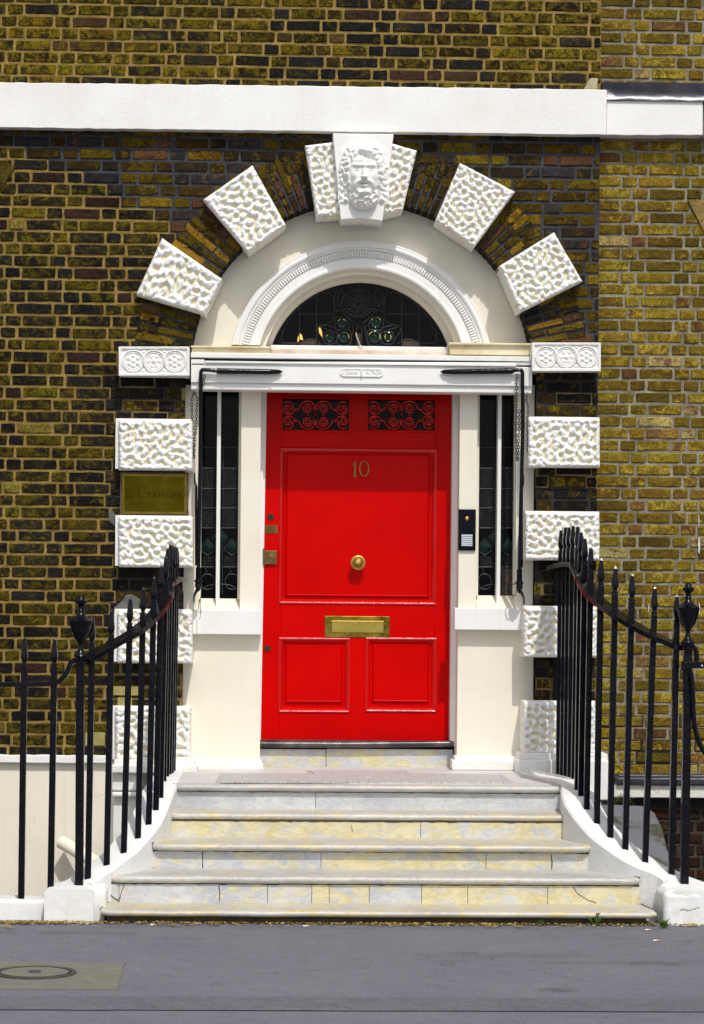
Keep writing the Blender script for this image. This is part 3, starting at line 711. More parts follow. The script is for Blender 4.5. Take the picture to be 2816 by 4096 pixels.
def bullseye(x, y, r, glints):
    c = FZ(x, y, YG-.002); rw_ = r*K*15.1/9900; mb = MB()
    mb.lathe(c, [(rw_, 0), (rw_*.98, .006), (rw_*.8, .009), (rw_*.62, .006), (rw_*.4, .006), (rw_*.25, .012), (.001, .014)], axis='Y', n=22)
    o = mb.build('bullseye_pane', GREENG, fano, smooth=True)
    g = MB()  # glints painted onto the green glass as faintly glowing crescents
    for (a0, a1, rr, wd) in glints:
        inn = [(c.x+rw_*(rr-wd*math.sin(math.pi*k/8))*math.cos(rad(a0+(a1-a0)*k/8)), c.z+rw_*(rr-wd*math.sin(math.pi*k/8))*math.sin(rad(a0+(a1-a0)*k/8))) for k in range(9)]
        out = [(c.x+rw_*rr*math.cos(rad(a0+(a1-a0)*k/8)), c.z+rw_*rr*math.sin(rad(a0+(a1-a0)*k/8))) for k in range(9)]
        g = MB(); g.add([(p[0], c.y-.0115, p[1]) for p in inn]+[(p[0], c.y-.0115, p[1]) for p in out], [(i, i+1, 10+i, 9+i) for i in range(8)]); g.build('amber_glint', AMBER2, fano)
bullseye(645, 385, 44, [(30, 80, .85, .16), (110, 160, .85, .16)]); bullseye(545, 508, 40, [(120, 170, .85, .14)])
bullseye(660, 503, 50, [(-20, 50, .95, .14), (140, 190, .9, .1)]); bullseye(930, 380, 50, [(20, 70, .95, .14), (120, 160, .9, .12)])
bullseye(920, 500, 56, [(-30, 40, .92, .2), (100, 170, .92, .16)]); bullseye(1035, 500, 46, [(-60, 60, .6, .2), (130, 220, .7, .25)])
for L in ([(285, 578), (300, 545), (360, 525), (425, 535), (425, 580)], [(1300, 578), (1290, 550), (1230, 528), (1160, 530), (1150, 578)], [(775, 470), (805, 470), (805, 578), (775, 578)], [(480, 575), (450, 555), (440, 560), (440, 578)]):
    w3 = [FZ(x, y, YG-.003) for x, y in L]; MB().add(w3, [tuple(range(len(L)))]).build('textured_pane', BROWNG, fano, fix=True)
for L in ([(272, 545), (275, 505), (292, 470), (308, 480), (320, 525), (298, 520)], [(470, 500), (455, 460), (452, 425), (462, 418), (478, 450), (482, 500)]):
    w3 = [FZ(x, y, YG-.0035) for x, y in L]; MB().add(w3, [tuple(range(len(L)))]).build('lamp_sliver', AMBER, fano, fix=True)  # glowing slivers on the glass stand in for the lit lamp inside
b = MB(); b.B(1083, 1384, 1797, 1402, .20, .30); b.build('fanlight_sill', WHITE, house, bevel=.004)
b = MB(); b.B(1083, 1400, 1797, 1421, .06, .30); b.build('fanlight_ledge', PINKSTONE, house, bevel=.006)
cord = tag(MB().tube([FZ(765, 465, .19), FZ(768, 490, .185), FZ(778, 520, .185), FZ(792, 550, .185), FZ(800, 572, .19), FZ(822, 578, .19)], .0035, 6).build('cord', simple('old_rope', (.5, .46, .36), .9), smooth=True), 'short frayed white cord hanging in front of the arched fanlight', 'cord')
# cornice ledges beside the fanlight
b = MB(); b.B(763, 1384, 1087, 1391, -.015, .16); b.B(766, 1390, 1083, 1420, .005, .16); b.build('cornice_ledge', [YELLEDGE], house, bevel=.004)
b = MB(); b.B(1795, 1371, 2127, 1380, -.015, .16); b.B(1799, 1379, 2124, 1420, .005, .16); b.build('cornice_ledge', [YELLEDGE], house, bevel=.004)

# ---- door case: stiles, pilasters, sills, panels
for a_ in ((962, 1540, 1041, 2442), (1836, 1540, 1908, 2434)): MB().B(*a_, .10, .40).build('pilaster', CREAM, house, bevel=.004)
for a_ in ((733, 1540, 797, 2442), (2064, 1540, 2136, 2434)): MB().B(*a_, .10, .40).build('jamb_lining', CREAM, house, bevel=.004)
dc = MB(); dc.B(731, 2440, 1042, 3046, .105, .40); dc.build('jamb_panel', CREAM, house, bevel=.004)
dc = MB(); dc.B(1829, 2432, 2134, 3030, .105, .40); dc.build('jamb_panel', CREAM, house, bevel=.004)
for (u0, v0, u1, v1) in ((772, 2440, 1046, 2538), (1818, 2432, 2092, 2520)):
    MB().B(u0, v0, u1, v1, .035, .12).build('sill_block', WHITE, house, bevel=.004)
b = MB(); b.B(782, 3043, 1048, 3062, .065, .2); b.B(779, 3060, 1054, 3084, .03, .2); b.build('pilaster_base', WHITE2, house, bevel=.006)
b = MB(); b.B(1818, 3024, 2068, 3044, .065, .2); b.B(1808, 3042, 2070, 3082, .03, .2); b.build('pilaster_base', WHITE2, house, bevel=.006)
# door frame (jambs)
b = MB(); q = qpx([(1034, 1530), (1058, 1530), (1038, 2962), (1026, 2962)], .27); b.prism([q[0], q[3], q[2], q[1]], .27, .45); q = qpx([(1050, 1530), (1068, 1530), (1043, 2962), (1030, 2962)], .30); b.prism([q[0], q[3], q[2], q[1]], .30, .45); b.build('door_jamb', WHITE, house, bevel=.004)
b = MB(); b.B(1806, 1530, 1838, 2985, .25, .45); b.B(1803, 1530, 1812, 2962, .30, .45); b.build('door_jamb', WHITE, house, bevel=.004)

# ---- side windows
def side_window(U, frame_l, frame_r, top, bot, mull, sill_v, mirror):
    w = MB(); YW = .23
    x0, x1, z0, z1 = R4(U[0], top, U[1], bot, YW); w.box(x0-.02, x1+.02, YW, YW+.01, z0-.01, z1+.1)
    wo_ = w.build('side_window', GLASS, house)
    f_ = MB(); f_.B(U[0]-2, top, U[0]+8, bot+4, .165, .24); f_.B(U[1]-8, top, U[1]+2, bot+4, .165, .24)
    f_.build('frame', CREAM, wo_, bevel=.003)
    MB().B(mull[0], top, mull[1], sill_v-2, .135, .24).build('mullion', WHITE, wo_, bevel=.003)
    xs0, xs1, zs0, zs1 = R4(U[0]-2, bot, U[1]+2, sill_v, .11)
    s_ = MB(); s_.add([(xs0, .22, zs1), (xs1, .22, zs1), (xs1, .105, zs0), (xs0, .105, zs0), (xs0, .25, zs0-.03), (xs1, .25, zs0-.03), (xs0, .25, zs1), (xs1, .25, zs1)], [(3, 2, 1, 0), (0, 1, 7, 6), (3, 0, 6, 4), (2, 5, 7, 1), (3, 4, 5, 2)])
    s_.build('sill', CREAM, wo_, bevel=.003)
    # leading, read off the left window; local coordinates 0..1 across, image rows down
    L = MB(); W0, W1 = U
    def wp(s, v, y=YW-.004): return P(W0+(W1-W0)*s, v, y)
    def ln(pts, r=.0026): L.tube([wp(s, v) for s, v in pts], r, 6)
    for v in (1790, 1873, 1955, 2032, 2112):
        ln([(.03, v), (.97, v)])
    for s in (.06, .44, .58, .93): ln([(s, 1790), (s, 2112)])
    ln([(.02, 2112+0), (.02, 2385)]); ln([(.97, 2112), (.97, 2385)]); ln([(.50, 2190), (.50, 2375)]); ln([(.56, 2190), (.56, 2375)])
    for s in (.22, .78): ln([(s-.2, 2268), (s+.2, 2268)])
    for s0_, c_ in ((.20, 0), (.80, 1)):
        d = .20; ln([(s0_-d, 2190), (s0_, 2152), (s0_+d, 2190), (s0_+d*.9, 2200), (s0_, 2222), (s0_-d*.9, 2200), (s0_-d, 2190)])
        L.tube([wp(s0_+.17*math.cos(q_), 2327+31*math.sin(q_)) for q_ in np.linspace(0, 2*math.pi, 21)[:-1]], .003, 6, closed=True)
        ln([(s0_-.08, 2268), (s0_-.02, 2285), (s0_-.1, 2300)])
    ln([(.30, 2150), (.50, 2112), (.70, 2150), (.50, 2195), (.30, 2150)])
    ln([(0, 2370), (.1, 2352), (.25, 2340), (.5, 2335), (.75, 2340), (.9, 2352), (1, 2375)])
    L.build('lead_came', simple('pale_lead_came', (.030, .036, .042), .45, bstr=.1, spec=.3), wo_, smooth=True)
    for s0_ in (.20, .80):
        D = MB(); D.add([wp(s0_-.17, 2190, YW-.006), wp(s0_, 2219, YW-.003), wp(s0_+.17, 2190, YW-.006), wp(s0_, 2156, YW-.003), wp(s0_, 2190, YW-.014)], [(0, 1, 4), (1, 2, 4), (2, 3, 4), (3, 0, 4)]); D.build('green_pane', GREENG, wo_, smooth=True, fix=True)
    D = MB(); D.add([wp(.33, 2150, YW-.004), wp(.50, 2190, YW-.004), wp(.67, 2150, YW-.004), wp(.5, 2116, YW-.004), wp(.5, 2150, YW-.010)], [(0, 1, 4), (1, 2, 4), (2, 3, 4), (3, 0, 4)])
    D.build('green_pane', GREENG, wo_, smooth=True, fix=True)
    for v0, v1 in ((1875, 1953), (1957, 2030), (2034, 2110), (2225, 2266)):
        for a, c_ in ((.08, .42), (.60, .92)):
            a_, b2 = wp(a, v1, YW-.002), wp(c_, v0, YW-.002); MB().add([(a_.x, YW-.002, a_.z), (b2.x, YW-.002, a_.z), (b2.x, YW-.002, b2.z), (a_.x, YW-.002, b2.z)], [(0, 1, 2, 3)]).build('rippled_pane', GLASSR, wo_)
    if mirror:
        a_, b2 = wp(.62, 2380, YW-.003), wp(.98, 2275, YW-.003)
        MB().add([(a_.x, YW-.003, a_.z), (b2.x, YW-.003, a_.z), (b2.x, YW-.003, b2.z), (a_.x, YW-.003, b2.z)], [(0, 1, 2, 3)]).build('amber_pane', BROWNG, wo_)
side_window((798, 961), None, None, 1540, 2394, (866, 881), 2440, False)
side_window((1908, 2064), None, None, 1540, 2382, (1989, 2004), 2432, True)
MB().box(XL-.4, XR+.4, .46, .5, .5, 3.15).build('hall_shadow_wall', DARKVOID, house)

# ---- threshold
b = MB(); b.tube([P(1032, 2977, .26), P(1400, 2979, .258), P(1814, 2975, .26)], .020, 14)
b.B(1034, 2963, 1812, 2985, .265, .42); b.build('threshold_bar', THRESH, house, smooth=True, angle=50)
b = MB(); rngs = [(1034, 1303), (1304.5, 1812)]
for i, (a, c_) in enumerate(rngs):
    x0, x1, z0, z1 = R4(a, 2996, c_, 3075, .285); b.box(x0, x1, .285, .45, z0-.02, z1, c=(.52, .52, .52, 1))
b.build('door_step', MARBLE, house, bevel=.004)

# ---- the door
YD = .34
x0, x1, z0, z1 = R4(1054, 1530, 1808, 2961, YD)
door = MB()
door.box(x0, x1, YD+.018, YD+.05, P(1400, 1726, YD).z, z1-9 if False else P(1400, 1790, YD).z)   # behind the frieze rail
door.box(x0, x1, YD+.018, YD+.05, z0, P(1400, 1790, YD).z-.0)
for (a, v0, c_, v1) in ((1040, 1530, 1124, 2961), (1741, 1530, 1808, 2961)): 
    xx = R4(a, v0, c_, v1, YD); door.box(xx[0], xx[1], YD, YD+.05, z0, z1)
xl = P(1124, 2245, YD).x; xr = P(1741, 2245, YD).x
def rail(v0, v1, ua=None, ub=None):
    a = xl if ua is None else P(ua, (v0+v1)/2, YD).x; b2 = xr if ub is None else P(ub, (v0+v1)/2, YD).x
    door.box(a, b2, YD, YD+.05, P(1430, v1, YD).z, P(1430, v0, YD).z)
rail(1530, 1597); rail(1722, 1799); rail(2412, 2554); rail(2845, 2961); rail(1597, 1722, 1396, 1472); rail(2554, 2845, 1396, 1466)
doo = door.build('front_door', RED, house, bevel=.002)
def panel(u0, v0, u1, v1, inner, name='door_panel'):
    # bolection ring and raised field
    def loop(mb, a, b_, y0, y1):    # a,b: (u0,v0,u1,v1) rings at depth y0,y1
        A = R4(*a, YD); Bq = R4(*b_, YD)
        va = [(A[0], y0, A[2]), (A[1], y0, A[2]), (A[1], y0, A[3]), (A[0], y0, A[3])]; vb = [(Bq[0], y1, Bq[2]), (Bq[1], y1, Bq[2]), (Bq[1], y1, Bq[3]), (Bq[0], y1, Bq[3])]
        mb.add(va+vb, [(i, (i+1) % 4, 4+(i+1) % 4, 4+i) for i in range(4)])
    mb = MB(); g = lambda d: (u0+d, v0+d, u1-d, v1-d)
    for d0, y0, d1, y1 in ((-6, YD+.001, -4, YD-.006), (-4, YD-.006, 0, YD-.010), (0, YD-.010, 4, YD-.006), (4, YD-.006, 14, YD+.010), (14, YD+.010, 15, YD+.017)):
        loop(mb, g(d0), g(d1), y0, y1)
    mb.build('panel_moulding', RED_M, doo, fix=True, smooth=True, angle=20)
    mb = MB(); u2, v2, u3, v3 = inner; h = lambda d: (u2+d, v2+d, u3-d, v3-d)
    loop(mb, h(-2), h(0), YD+.018, YD+.008); loop(mb, h(0), h(4), YD+.008, YD+.003); loop(mb, h(4), h(7), YD+.003, YD+.006)
    A = R4(*h(7), YD); mb.add([(A[0], YD+.006, A[2]), (A[1], YD+.006, A[2]), (A[1], YD+.006, A[3]), (A[0], YD+.006, A[3])], [(0, 1, 2, 3)])
    mb.build(name, RED, doo, fix=True)
panel(1122, 1797, 1743, 2413, (1145, 1818, 1716, 2386)); panel(1118, 2555, 1395, 2846, (1142, 2581, 1369, 2810)); panel(1466, 2555, 1742, 2844, (1491, 2579, 1715, 2808))
# glazed grilles: scrolled red ironwork over dark glass
def grille(U0):
    def gp(x, y, Y=YD+.006): return P(U0+(x-1060)*.2506+1060-1060, 1540+y*.2506, Y)
    S = .2506
    def pt(x, y, Y=YD+.004): return P(U0+x*S, 1540+y*S, Y)
    A = R4(U0+258*S, 1540+210*S, U0+1345*S, 1540+735*S, YD)
    g_ = MB(); g_.box(A[0], A[1], YD+.030, YD+.034, A[2], A[3]); g_.build('door_glass', GLASS, doo)
    r_ = MB(); w = .008
    for (a, b2, c_, d) in ((A[0]-w, A[0]+w*.6, A[2]-w, A[3]+w), (A[1]-w*.6, A[1]+w, A[2]-w, A[3]+w)): r_.box(a, b2, YD-.006, YD+.03, c_, d)
    r_.box(A[0]+w*.6, A[1]-w*.6, YD-.006, YD+.03, A[3]-w*.6, A[3]+w); r_.box(A[0]+w*.6, A[1]-w*.6, YD-.008, YD+.03, A[2]-w, A[2]+w*.6)
    r_.build('grille_frame', RED, doo, bevel=.003)
    s_ = MB(); rt_ = .0052
    def spiral(cx, cy, R, a0, turns, sg, tail=None, r_in=10):
        pts = []; n_ = int(18*turns)
        for k in range(n_+1):
            f_ = k/n_; r = r_in+(R-r_in)*f_; a = a0+sg*2*math.pi*turns*(f_-1); pts.append(pt(cx+r*math.cos(a), cy+r*math.sin(a)))
        if tail: pts += [pt(*q_) for q_ in tail]
        s_.tube(pts, rt_, 6)
    # four big scrolls; sy=-1 for the upper row
    for (cx, sx) in ((670, -1), (925, 1)):
        for (cy, sy) in ((380, -1), (580, 1)):
            n_ = 34; pts = []
            for k in range(n_+1):
                f_ = k/n_; r = 14+66*f_**.9; a = -2*math.pi*1.9*(1-f_); pts.append(pt(cx-sx*r*math.cos(a), cy+sy*-1*r*math.sin(a)*1.02))
            # outer sweep up over the scroll and out to the ogee
            k0 = [(cx-sx*82, cy-sy*0), (cx-sx*105, cy+sy*10), (cx-sx*118, cy+sy*35)]
            s_.tube(pts, rt_, 6)
            arcp = [(cx+(-sx)*118*math.cos(q_), cy+sy*22+sy*100*math.sin(q_)) for q_ in np.linspace(-.55, 2.55, 18)]
            end = arcp[-1]; arcp += [(cx+sx*148, cy-sy*12), (cx+sx*190, cy-sy*14), (cx+sx*215, cy-sy*4)] if True else []
            s_.tube([pt(*q_) for q_ in arcp], rt_, 6)
    for (cx, sx) in ((350, 1), (1245, -1)):
        for (cy, sy) in ((395, -1), (570, 1)):
            n_ = 30; pts = []
            for k in range(n_+1):
                f_ = k/n_; r = 12+62*f_**.9; a = 2*math.pi*1.7*(1-f_); pts.append(pt(cx+sx*r*math.cos(a), cy+sy*r*math.sin(a)))
            s_.tube(pts+[pt(cx+sx*88, cy+sy*45), pt(cx+sx*75, cy+sy*100), pt(cx+sx*30, cy+sy*128), pt(cx-sx*20, cy+sy*125), pt(cx-sx*45, cy+sy*105)], rt_, 6)
            s_.tube([pt(cx-sx*60, cy-sy*15), pt(cx-sx*30, cy-sy*62), pt(cx+sx*20, cy-sy*75), pt(cx+sx*80, cy-sy*60), pt(cx+sx*112, cy-sy*15), pt(cx+sx*135, cy+sy*22 if False else cy-sy*-20)], rt_, 6)
    for (x, y) in ((545, 470), (800, 340), (800, 580), (670, 475), (925, 475), (350, 475), (1245, 475), (410, 395), (1180, 395)): s_.sphere(pt(x, y) if x != 545 else pt(800, 470), .0072, 8)
    s_.build('scroll_grille', RED2, doo, smooth=True)
grille(1060+2); grille(1060+345)
# house number: a serif 1 and an oval 0 in brass
def outl(pts, name, y=YD+.006, th=.007, mat=BRASSD):
    mb = MB(); mb.prism([(P(u, v, y).x, P(u, v, y).z) for u, v in pts], y-th, y); return mb
n1 = MB(); n1.prism(qpx([(1412, 1908), (1427, 1908), (1427, 1905), (1423, 1902), (1423, 1843), (1420, 1843), (1416, 1853), (1410, 1856), (1410, 1859), (1416, 1858), (1416, 1902), (1412, 1905)], YD), YD-.004, YD+.006)
n1.build('house_number', BRASSD, doo, bevel=.001)
cn = P(1457, 1875, YD); n0_ = MB(); NN = 40; vs = []
for i in range(NN):
    a = 2*math.pi*i/NN
    for (rx, rz, y) in ((.0315, .0485, YD+.006), (.0315, .0485, YD-.003), (.0235, .0435, YD-.003), (.0235, .0435, YD+.006)): vs.append((cn.x+rx*math.cos(a), y, cn.z+rz*math.sin(a)))
n0_.add(vs, [(i*4+j, i*4+j+1, ((i+1) % NN)*4+j+1, ((i+1) % NN)*4+j) for i in range(NN) for j in range(3)]); n0_.build('house_number', BRASSD, doo, fix=True, smooth=True)
# knob with a fluted face
kc = P(1431, 2251, YD+.006); kn = MB()
kn.lathe(kc, [(.026, 0), (.026, .006), (.014, .010), (.012, .028), (.022, .034), (.040, .040), (.047, .050), (.047, .058), (.043, .064), (.037, .066), (.036, .062)], axis='Y', n=36)
nn = 36; vs = [(kc.x, kc.y-.074, kc.z)]
for r, h, w_ in ((.010, .073, 0), (.014, .072, .0), (.024, .069, .003), (.032, .065, .004), (.036, .061, .002)):
    for j in range(nn*2): a = 2*math.pi*j/(nn*2); vs.append((kc.x+r*math.cos(a), kc.y-h-1.8*w_*math.cos(18*a), kc.z+r*math.sin(a)))
fs = [(0, 1+j, 1+(j+1) % 72) for j in range(72)]+[(1+k*72+j, 1+(k+1)*72+j, 1+(k+1)*72+(j+1) % 72, 1+k*72+(j+1) % 72) for k in range(4) for j in range(72)]
kn.add(vs, fs); kn.build('door_knob', BRASS, doo, smooth=True, angle=30, fix=True)
# letterbox
lb = MB(); A = R4(1299, 2465, 1558, 2549, YD)
lb.box(A[0], A[1], YD-.005, YD+.01, A[2], A[3], m=0)
Bq = R4(1326, 2484, 1534, 2530, YD)
lb.box(Bq[0]-.003, Bq[1]+.003, YD-.0055, YD+.01, Bq[2]-.003, Bq[3]+.003, m=1); lb.box(Bq[0], Bq[1], YD-.010, YD+.01, Bq[2], Bq[3], m=2)
lbo = lb.build('letterbox', [brass_mat('stained_brass_rim', (.45, .32, .05), (.10, .085, .01), .3, 12), PLAQUE_E, brass_mat('worn_brass_flap', (.56, .42, .10), (.44, .32, .06), .42, 20)], doo, bevel=.0015)
# keyholes, engraved plate, rim lock
def keyhole(u, v):
    c = P(u, v, YD); mb = MB(); mb.lathe(c, [(.021, -.002), (.021, .003), (.018, .006), (.010, .006), (.009, .003)], axis='Y', n=24, m=0)
    mb.lathe((c.x, c.y-.0035, c.z+.003), [(.006, 0), (.006, .003)], axis='Y', n=14, m=1); mb.prism([(c.x-.003, c.z-.011), (c.x+.003, c.z-.011), (c.x+.002, c.z+.002), (c.x-.002, c.z+.002)], c.y-.007, c.y, m=1)
    mb.build('keyhole', [simple('bronzed_escutcheon', (.10, .06, .035), .35, metal=.8, bstr=.2), DARKVOID], doo)
keyhole(1083, 2068); keyhole(1069, 2594)
pl = MB(); A = R4(1060, 2101, 1110, 2133, YD); pl.box(A[0], A[1], YD-.004, YD, A[2], A[3], m=0)
for i, z_ in enumerate((.76, .5, .24)):
    zc = A[2]+(A[3]-A[2])*z_; x_ = A[0]+.008
    while x_ < A[1]-.008:
        w_ = random.uniform(.002, .006); pl.box(x_, x_+w_, YD-.0052, YD-.004, zc-.0022, zc+.0022, m=1); x_ += w_+.0018
pl.build('lock_plate', [BRASSD, brass_mat('dark_engraving', (.10, .07, .02), (.06, .04, .01), .5)], doo)
lk = MB(); A = R4(1058, 2203, 1107, 2257, YD); lk.box(A[0], A[1], YD-.014, YD, A[2], A[3], m=0)
cx, cz = (A[0]+A[1])/2+.002, (A[2]+A[3])/2
sh = [(cx+.026*math.sin(a)*(1-.25*max(0, -math.cos(a))), cz+.003+.026*math.cos(a)*(1 if math.cos(a) > 0 else 1.15)) for a in np.linspace(0, -2*math.pi, 25)[:-1]]
lk.prism(sh, YD-.018, YD-.013, m=1); lk.lathe((cx, YD-.017, cz+.004), [(.012, 0), (.012, .004), (.010, .005), (.001, .005)], axis='Y', n=20, m=1)
lk.prism([(cx-.0015, cz-.003), (cx+.0015, cz-.003), (cx+.0015, cz+.009), (cx-.0015, cz+.009)], YD-.0235, YD-.02, m=3)
lk.build('rim_lock', [brass_mat('aged_lock_brass', (.26, .18, .09), (.16, .11, .06), .4), BRASSD, STEEL, DARKVOID], doo, bevel=.001)
MB().B(1052, 2193, 1059, 2262, .29, .36).build('lock_keep', BRASSD, doo, bevel=.001)

# ---- base of the house left of the steps: sill band and cream basement wall
b = MB(); ripple_box(b, -1500, 452, (3014, 3022), (3046, 3053), -.055, .1, 60)
b.v = [(x, y, z) for x, y, z in b.v]; b.build('basement_band', WHITE, house, bevel=.004, fix=True)
MB().box(-4.3, P(700, 3100, 0).x, -.02, .3, -2.3, P(200, 3046, 0).z).build('basement_wall', CREAM2, house)
fa = MB(); random.seed(77)
PT = qpx([(-60, 655), (62, 665), (0, 760), (-60, 850)], -.012)
fa.prism([PT[0], PT[3], PT[2], PT[1]], -.012, 0, c=(.085, .065, .012, .4), c2=(.04, .03, .01, 1)); fa.build('flat_arch', BRICK, house, fix=True)

# pale repairs in the lower brickwork
YCEM = simple('yellow_cement', (.34, .29, .10), .9, (.27, .22, .07), 14, bs=60, bstr=.5)
for (a, v0, c_, v1) in ((452, 2746, 557, 2782), (470, 2790, 528, 2824), (340, 2930, 420, 2982)): MB().B(a, v0, c_, v1, -.012, 0).build('brick_repair', YCEM, house, bevel=.003)
GCEM = simple('grey_cement', (.12, .12, .12), .9, (.08, .08, .08), 14, bs=60, bstr=.5)
rp = MB(); q = qpx([(455, 2432), (555, 2432), (562, 2398), (530, 2378), (505, 2378), (492, 2400)], -.011); rp.prism(q, -.011, 0); rp.build('brick_repair', GCEM, house, fix=True); rp = MB(); q = qpx([(435, 2080), (462, 2110), (462, 2060), (450, 2040), (436, 2052)], -.011); rp.prism(q, -.011, 0)
rp.build('brick_repair', GCEM, house, fix=True)

# ================================================================= neighbouring house
nb = thing('neighbouring_house', 'yellow stock brick house front at the right, set back beside the arched doorway house', 'house')
YN = .07; nw = MB(); nm = MB(); random.seed(21)
zn0 = P(2600, 3102, YN).z; XN = XC-.004
BR_IN = P(2780, 200, YN).x
brick_rows(nw, nm, XN, 4.6, zn0, 6.6, YN, lambda x, z: (('base' if False else 'next'), 'next' if not (z < .95 and random.random() < .6) else 'dark'), lambda z: [], pitch=.0722)
o_ = nw.build('brick_wall', BRICK, nb); nm.build('mortar', MORTAR, o_)
b = MB(); ripple_box(b, 2427.5, 2812, (402, 402), (540, 541), -.045, .1, 16); b.build('string_course', WHITE, nb, bevel=.004, fix=True)
b = MB(); n = 40; xa, xb = P(2428, 360, -.06).x, 4.6
zt, zb2 = P(2600, 330, .06).z, P(2600, 401, -.05).z
vs = []
for i in range(n+1):
    x = xa-.02+(xb-xa+.02)*i/n; w_ = .004*math.sin(i*2.1)
    vs += [(x, .062, zt+w_*.5), (x, .05+w_, zt-.012), (x, .005+w_, zt-.052), (x, -.015, zt-.058+w_*.3), (x, -.055+w_, zb2+.012), (x, -.058, zb2-.004), (x, .06, zb2-.004)]
b.add(vs, [(i*7+j, i*7+j+1, (i+1)*7+j+1, (i+1)*7+j) for i in range(n) for j in range(6)]); b.build('lead_flashing', LEAD, nb, smooth=True, fix=True)
b = MB(); b.box(P(2818, 400, -.03).x, 4.6, -.04, .1, P(2816, 541, -.03).z, zb2-.01); b.build('string_course', WHITE2, nb, bevel=.004)
fa = MB(); random.seed(78)
PT = qpx([(2752, 798), (2990, 798), (2990, 1120), (2860, 1010)], YN-.016)
fa.prism([PT[0], PT[3], PT[2], PT[1]], YN-.016, YN, c=(.33, .23, .10, .3), c2=(.24, .15, .06, 1)); fa.build('flat_arch', BRICK, nb, fix=True)
b = MB(); b.B(2470, 3099, 3300, 3118, -.03, .12); b.B(2466, 3112, 3300, 3143, -.075, .12); b.build('lead_sill', LEAD, nb, bevel=.01)
b = MB(); b.B(2440, 3142, 3300, 3192, -.05, .12); b.build('basement_lintel', simple('speckled_white_paint', (.68, .66, .58), .7, (.20, .19, .14), 55, bs=60, bstr=.6, lo=.60, hi=.66), nb, bevel=.004)
b = MB(); b.box(P(2440, 3200, 0).x, 4.6, .10, .3, -2.3, P(2600, 3192, .1).z); b.build('basement_recess', DARKVOID, nb)
bw = MB(); bmn = MB(); brick_rows(bw, bmn, P(2400, 3300, .03).x, 4.6, -2.3, P(2600, 3232, .03).z, .03, lambda x, z: ('base', 'red'), lambda z: [], pitch=.072)
o_ = bw.build('basement_brickwork', BRICK, nb); bmn.build('mortar', MORTAR, o_)
b = MB()
for (u, v, r) in ((2700, 3122, 1),): b.sphere(P(u, v, -.08), .022, 12, (1.3, .3, .45))
b.build('flashing_dent', LEAD, nb, smooth=True)
random.seed(9)
for (u, v0, v1) in ((2796, 2060, 2110), (2797, 2150, 2215), (2795, 2150, 2190), (2594, 2415, 2448), (2798, 2410, 2460)):
    MB().tube([P(u+random.uniform(-2, 2), v0+(v1-v0)*i/5, YN-.011) for i in range(6)], [.002, .003, .0055, .004, .005, .002] if v1-v0 > 55 else [.0015, .002, .003, .002, .002, .001], 6).build('paint_drip', WHITE2, nb, smooth=True)
# stone ledge beside the steps, with moss
sl_ = thing('stone_ledge', 'weathered grey stone coping sloping down behind the right railing', 'stone ledge')
st = MB(); tp = [(2385, 3212, -.12), (2580, 3222, -.12), (2618, 3250, -.35), (2648, 3310, -.62), (2670, 3400, -.85), (2712, 3500, -1.2), (2560, 3560, -1.75), (2395, 3300, -.9)]
top = [P(u, v, y) for u, v, y in tp]; cm = sum(top, Vector())/len(top); n = len(top)
st.add([cm]+top+[p-Vector((0, 0, .35)) for p in top], [(0, 1+i, 1+(i+1) % n) for i in range(n)]+[(1+i, 1+n+i, 1+n+(i+1) % n, 1+(i+1) % n) for i in range(n)])
st.build('coping_stone', STONE, sl_, fix=True, bevel=.01)
ms = MB(); random.seed(31)
for i in range(420):
    u = random.choice([random.uniform(2400, 2440), random.uniform(2455, 2520), random.uniform(2400, 2540)]); v = random.gauss(3205, 7) - (18*random.random() if 2470 < u < 2500 else 0); p = P(u, v, -.13+random.uniform(-.03, .02))
    s = random.uniform(.004, .011); a = random.uniform(0, 6.28); d = Vector((math.cos(a), math.sin(a)*.5, random.uniform(.2, 1))).normalized()*s; e_ = Vector((-math.sin(a), math.cos(a), .3)).normalized()*s*.6
    ms.add([p, p+d*.6+e_*.5, p+d*1.6, p+d*.6-e_*.5], [(0, 1, 2, 3)])
tag(ms.build('moss', MOSS), 'moss and small weeds growing along the back of the grey stone ledge', 'moss', kind='stuff')

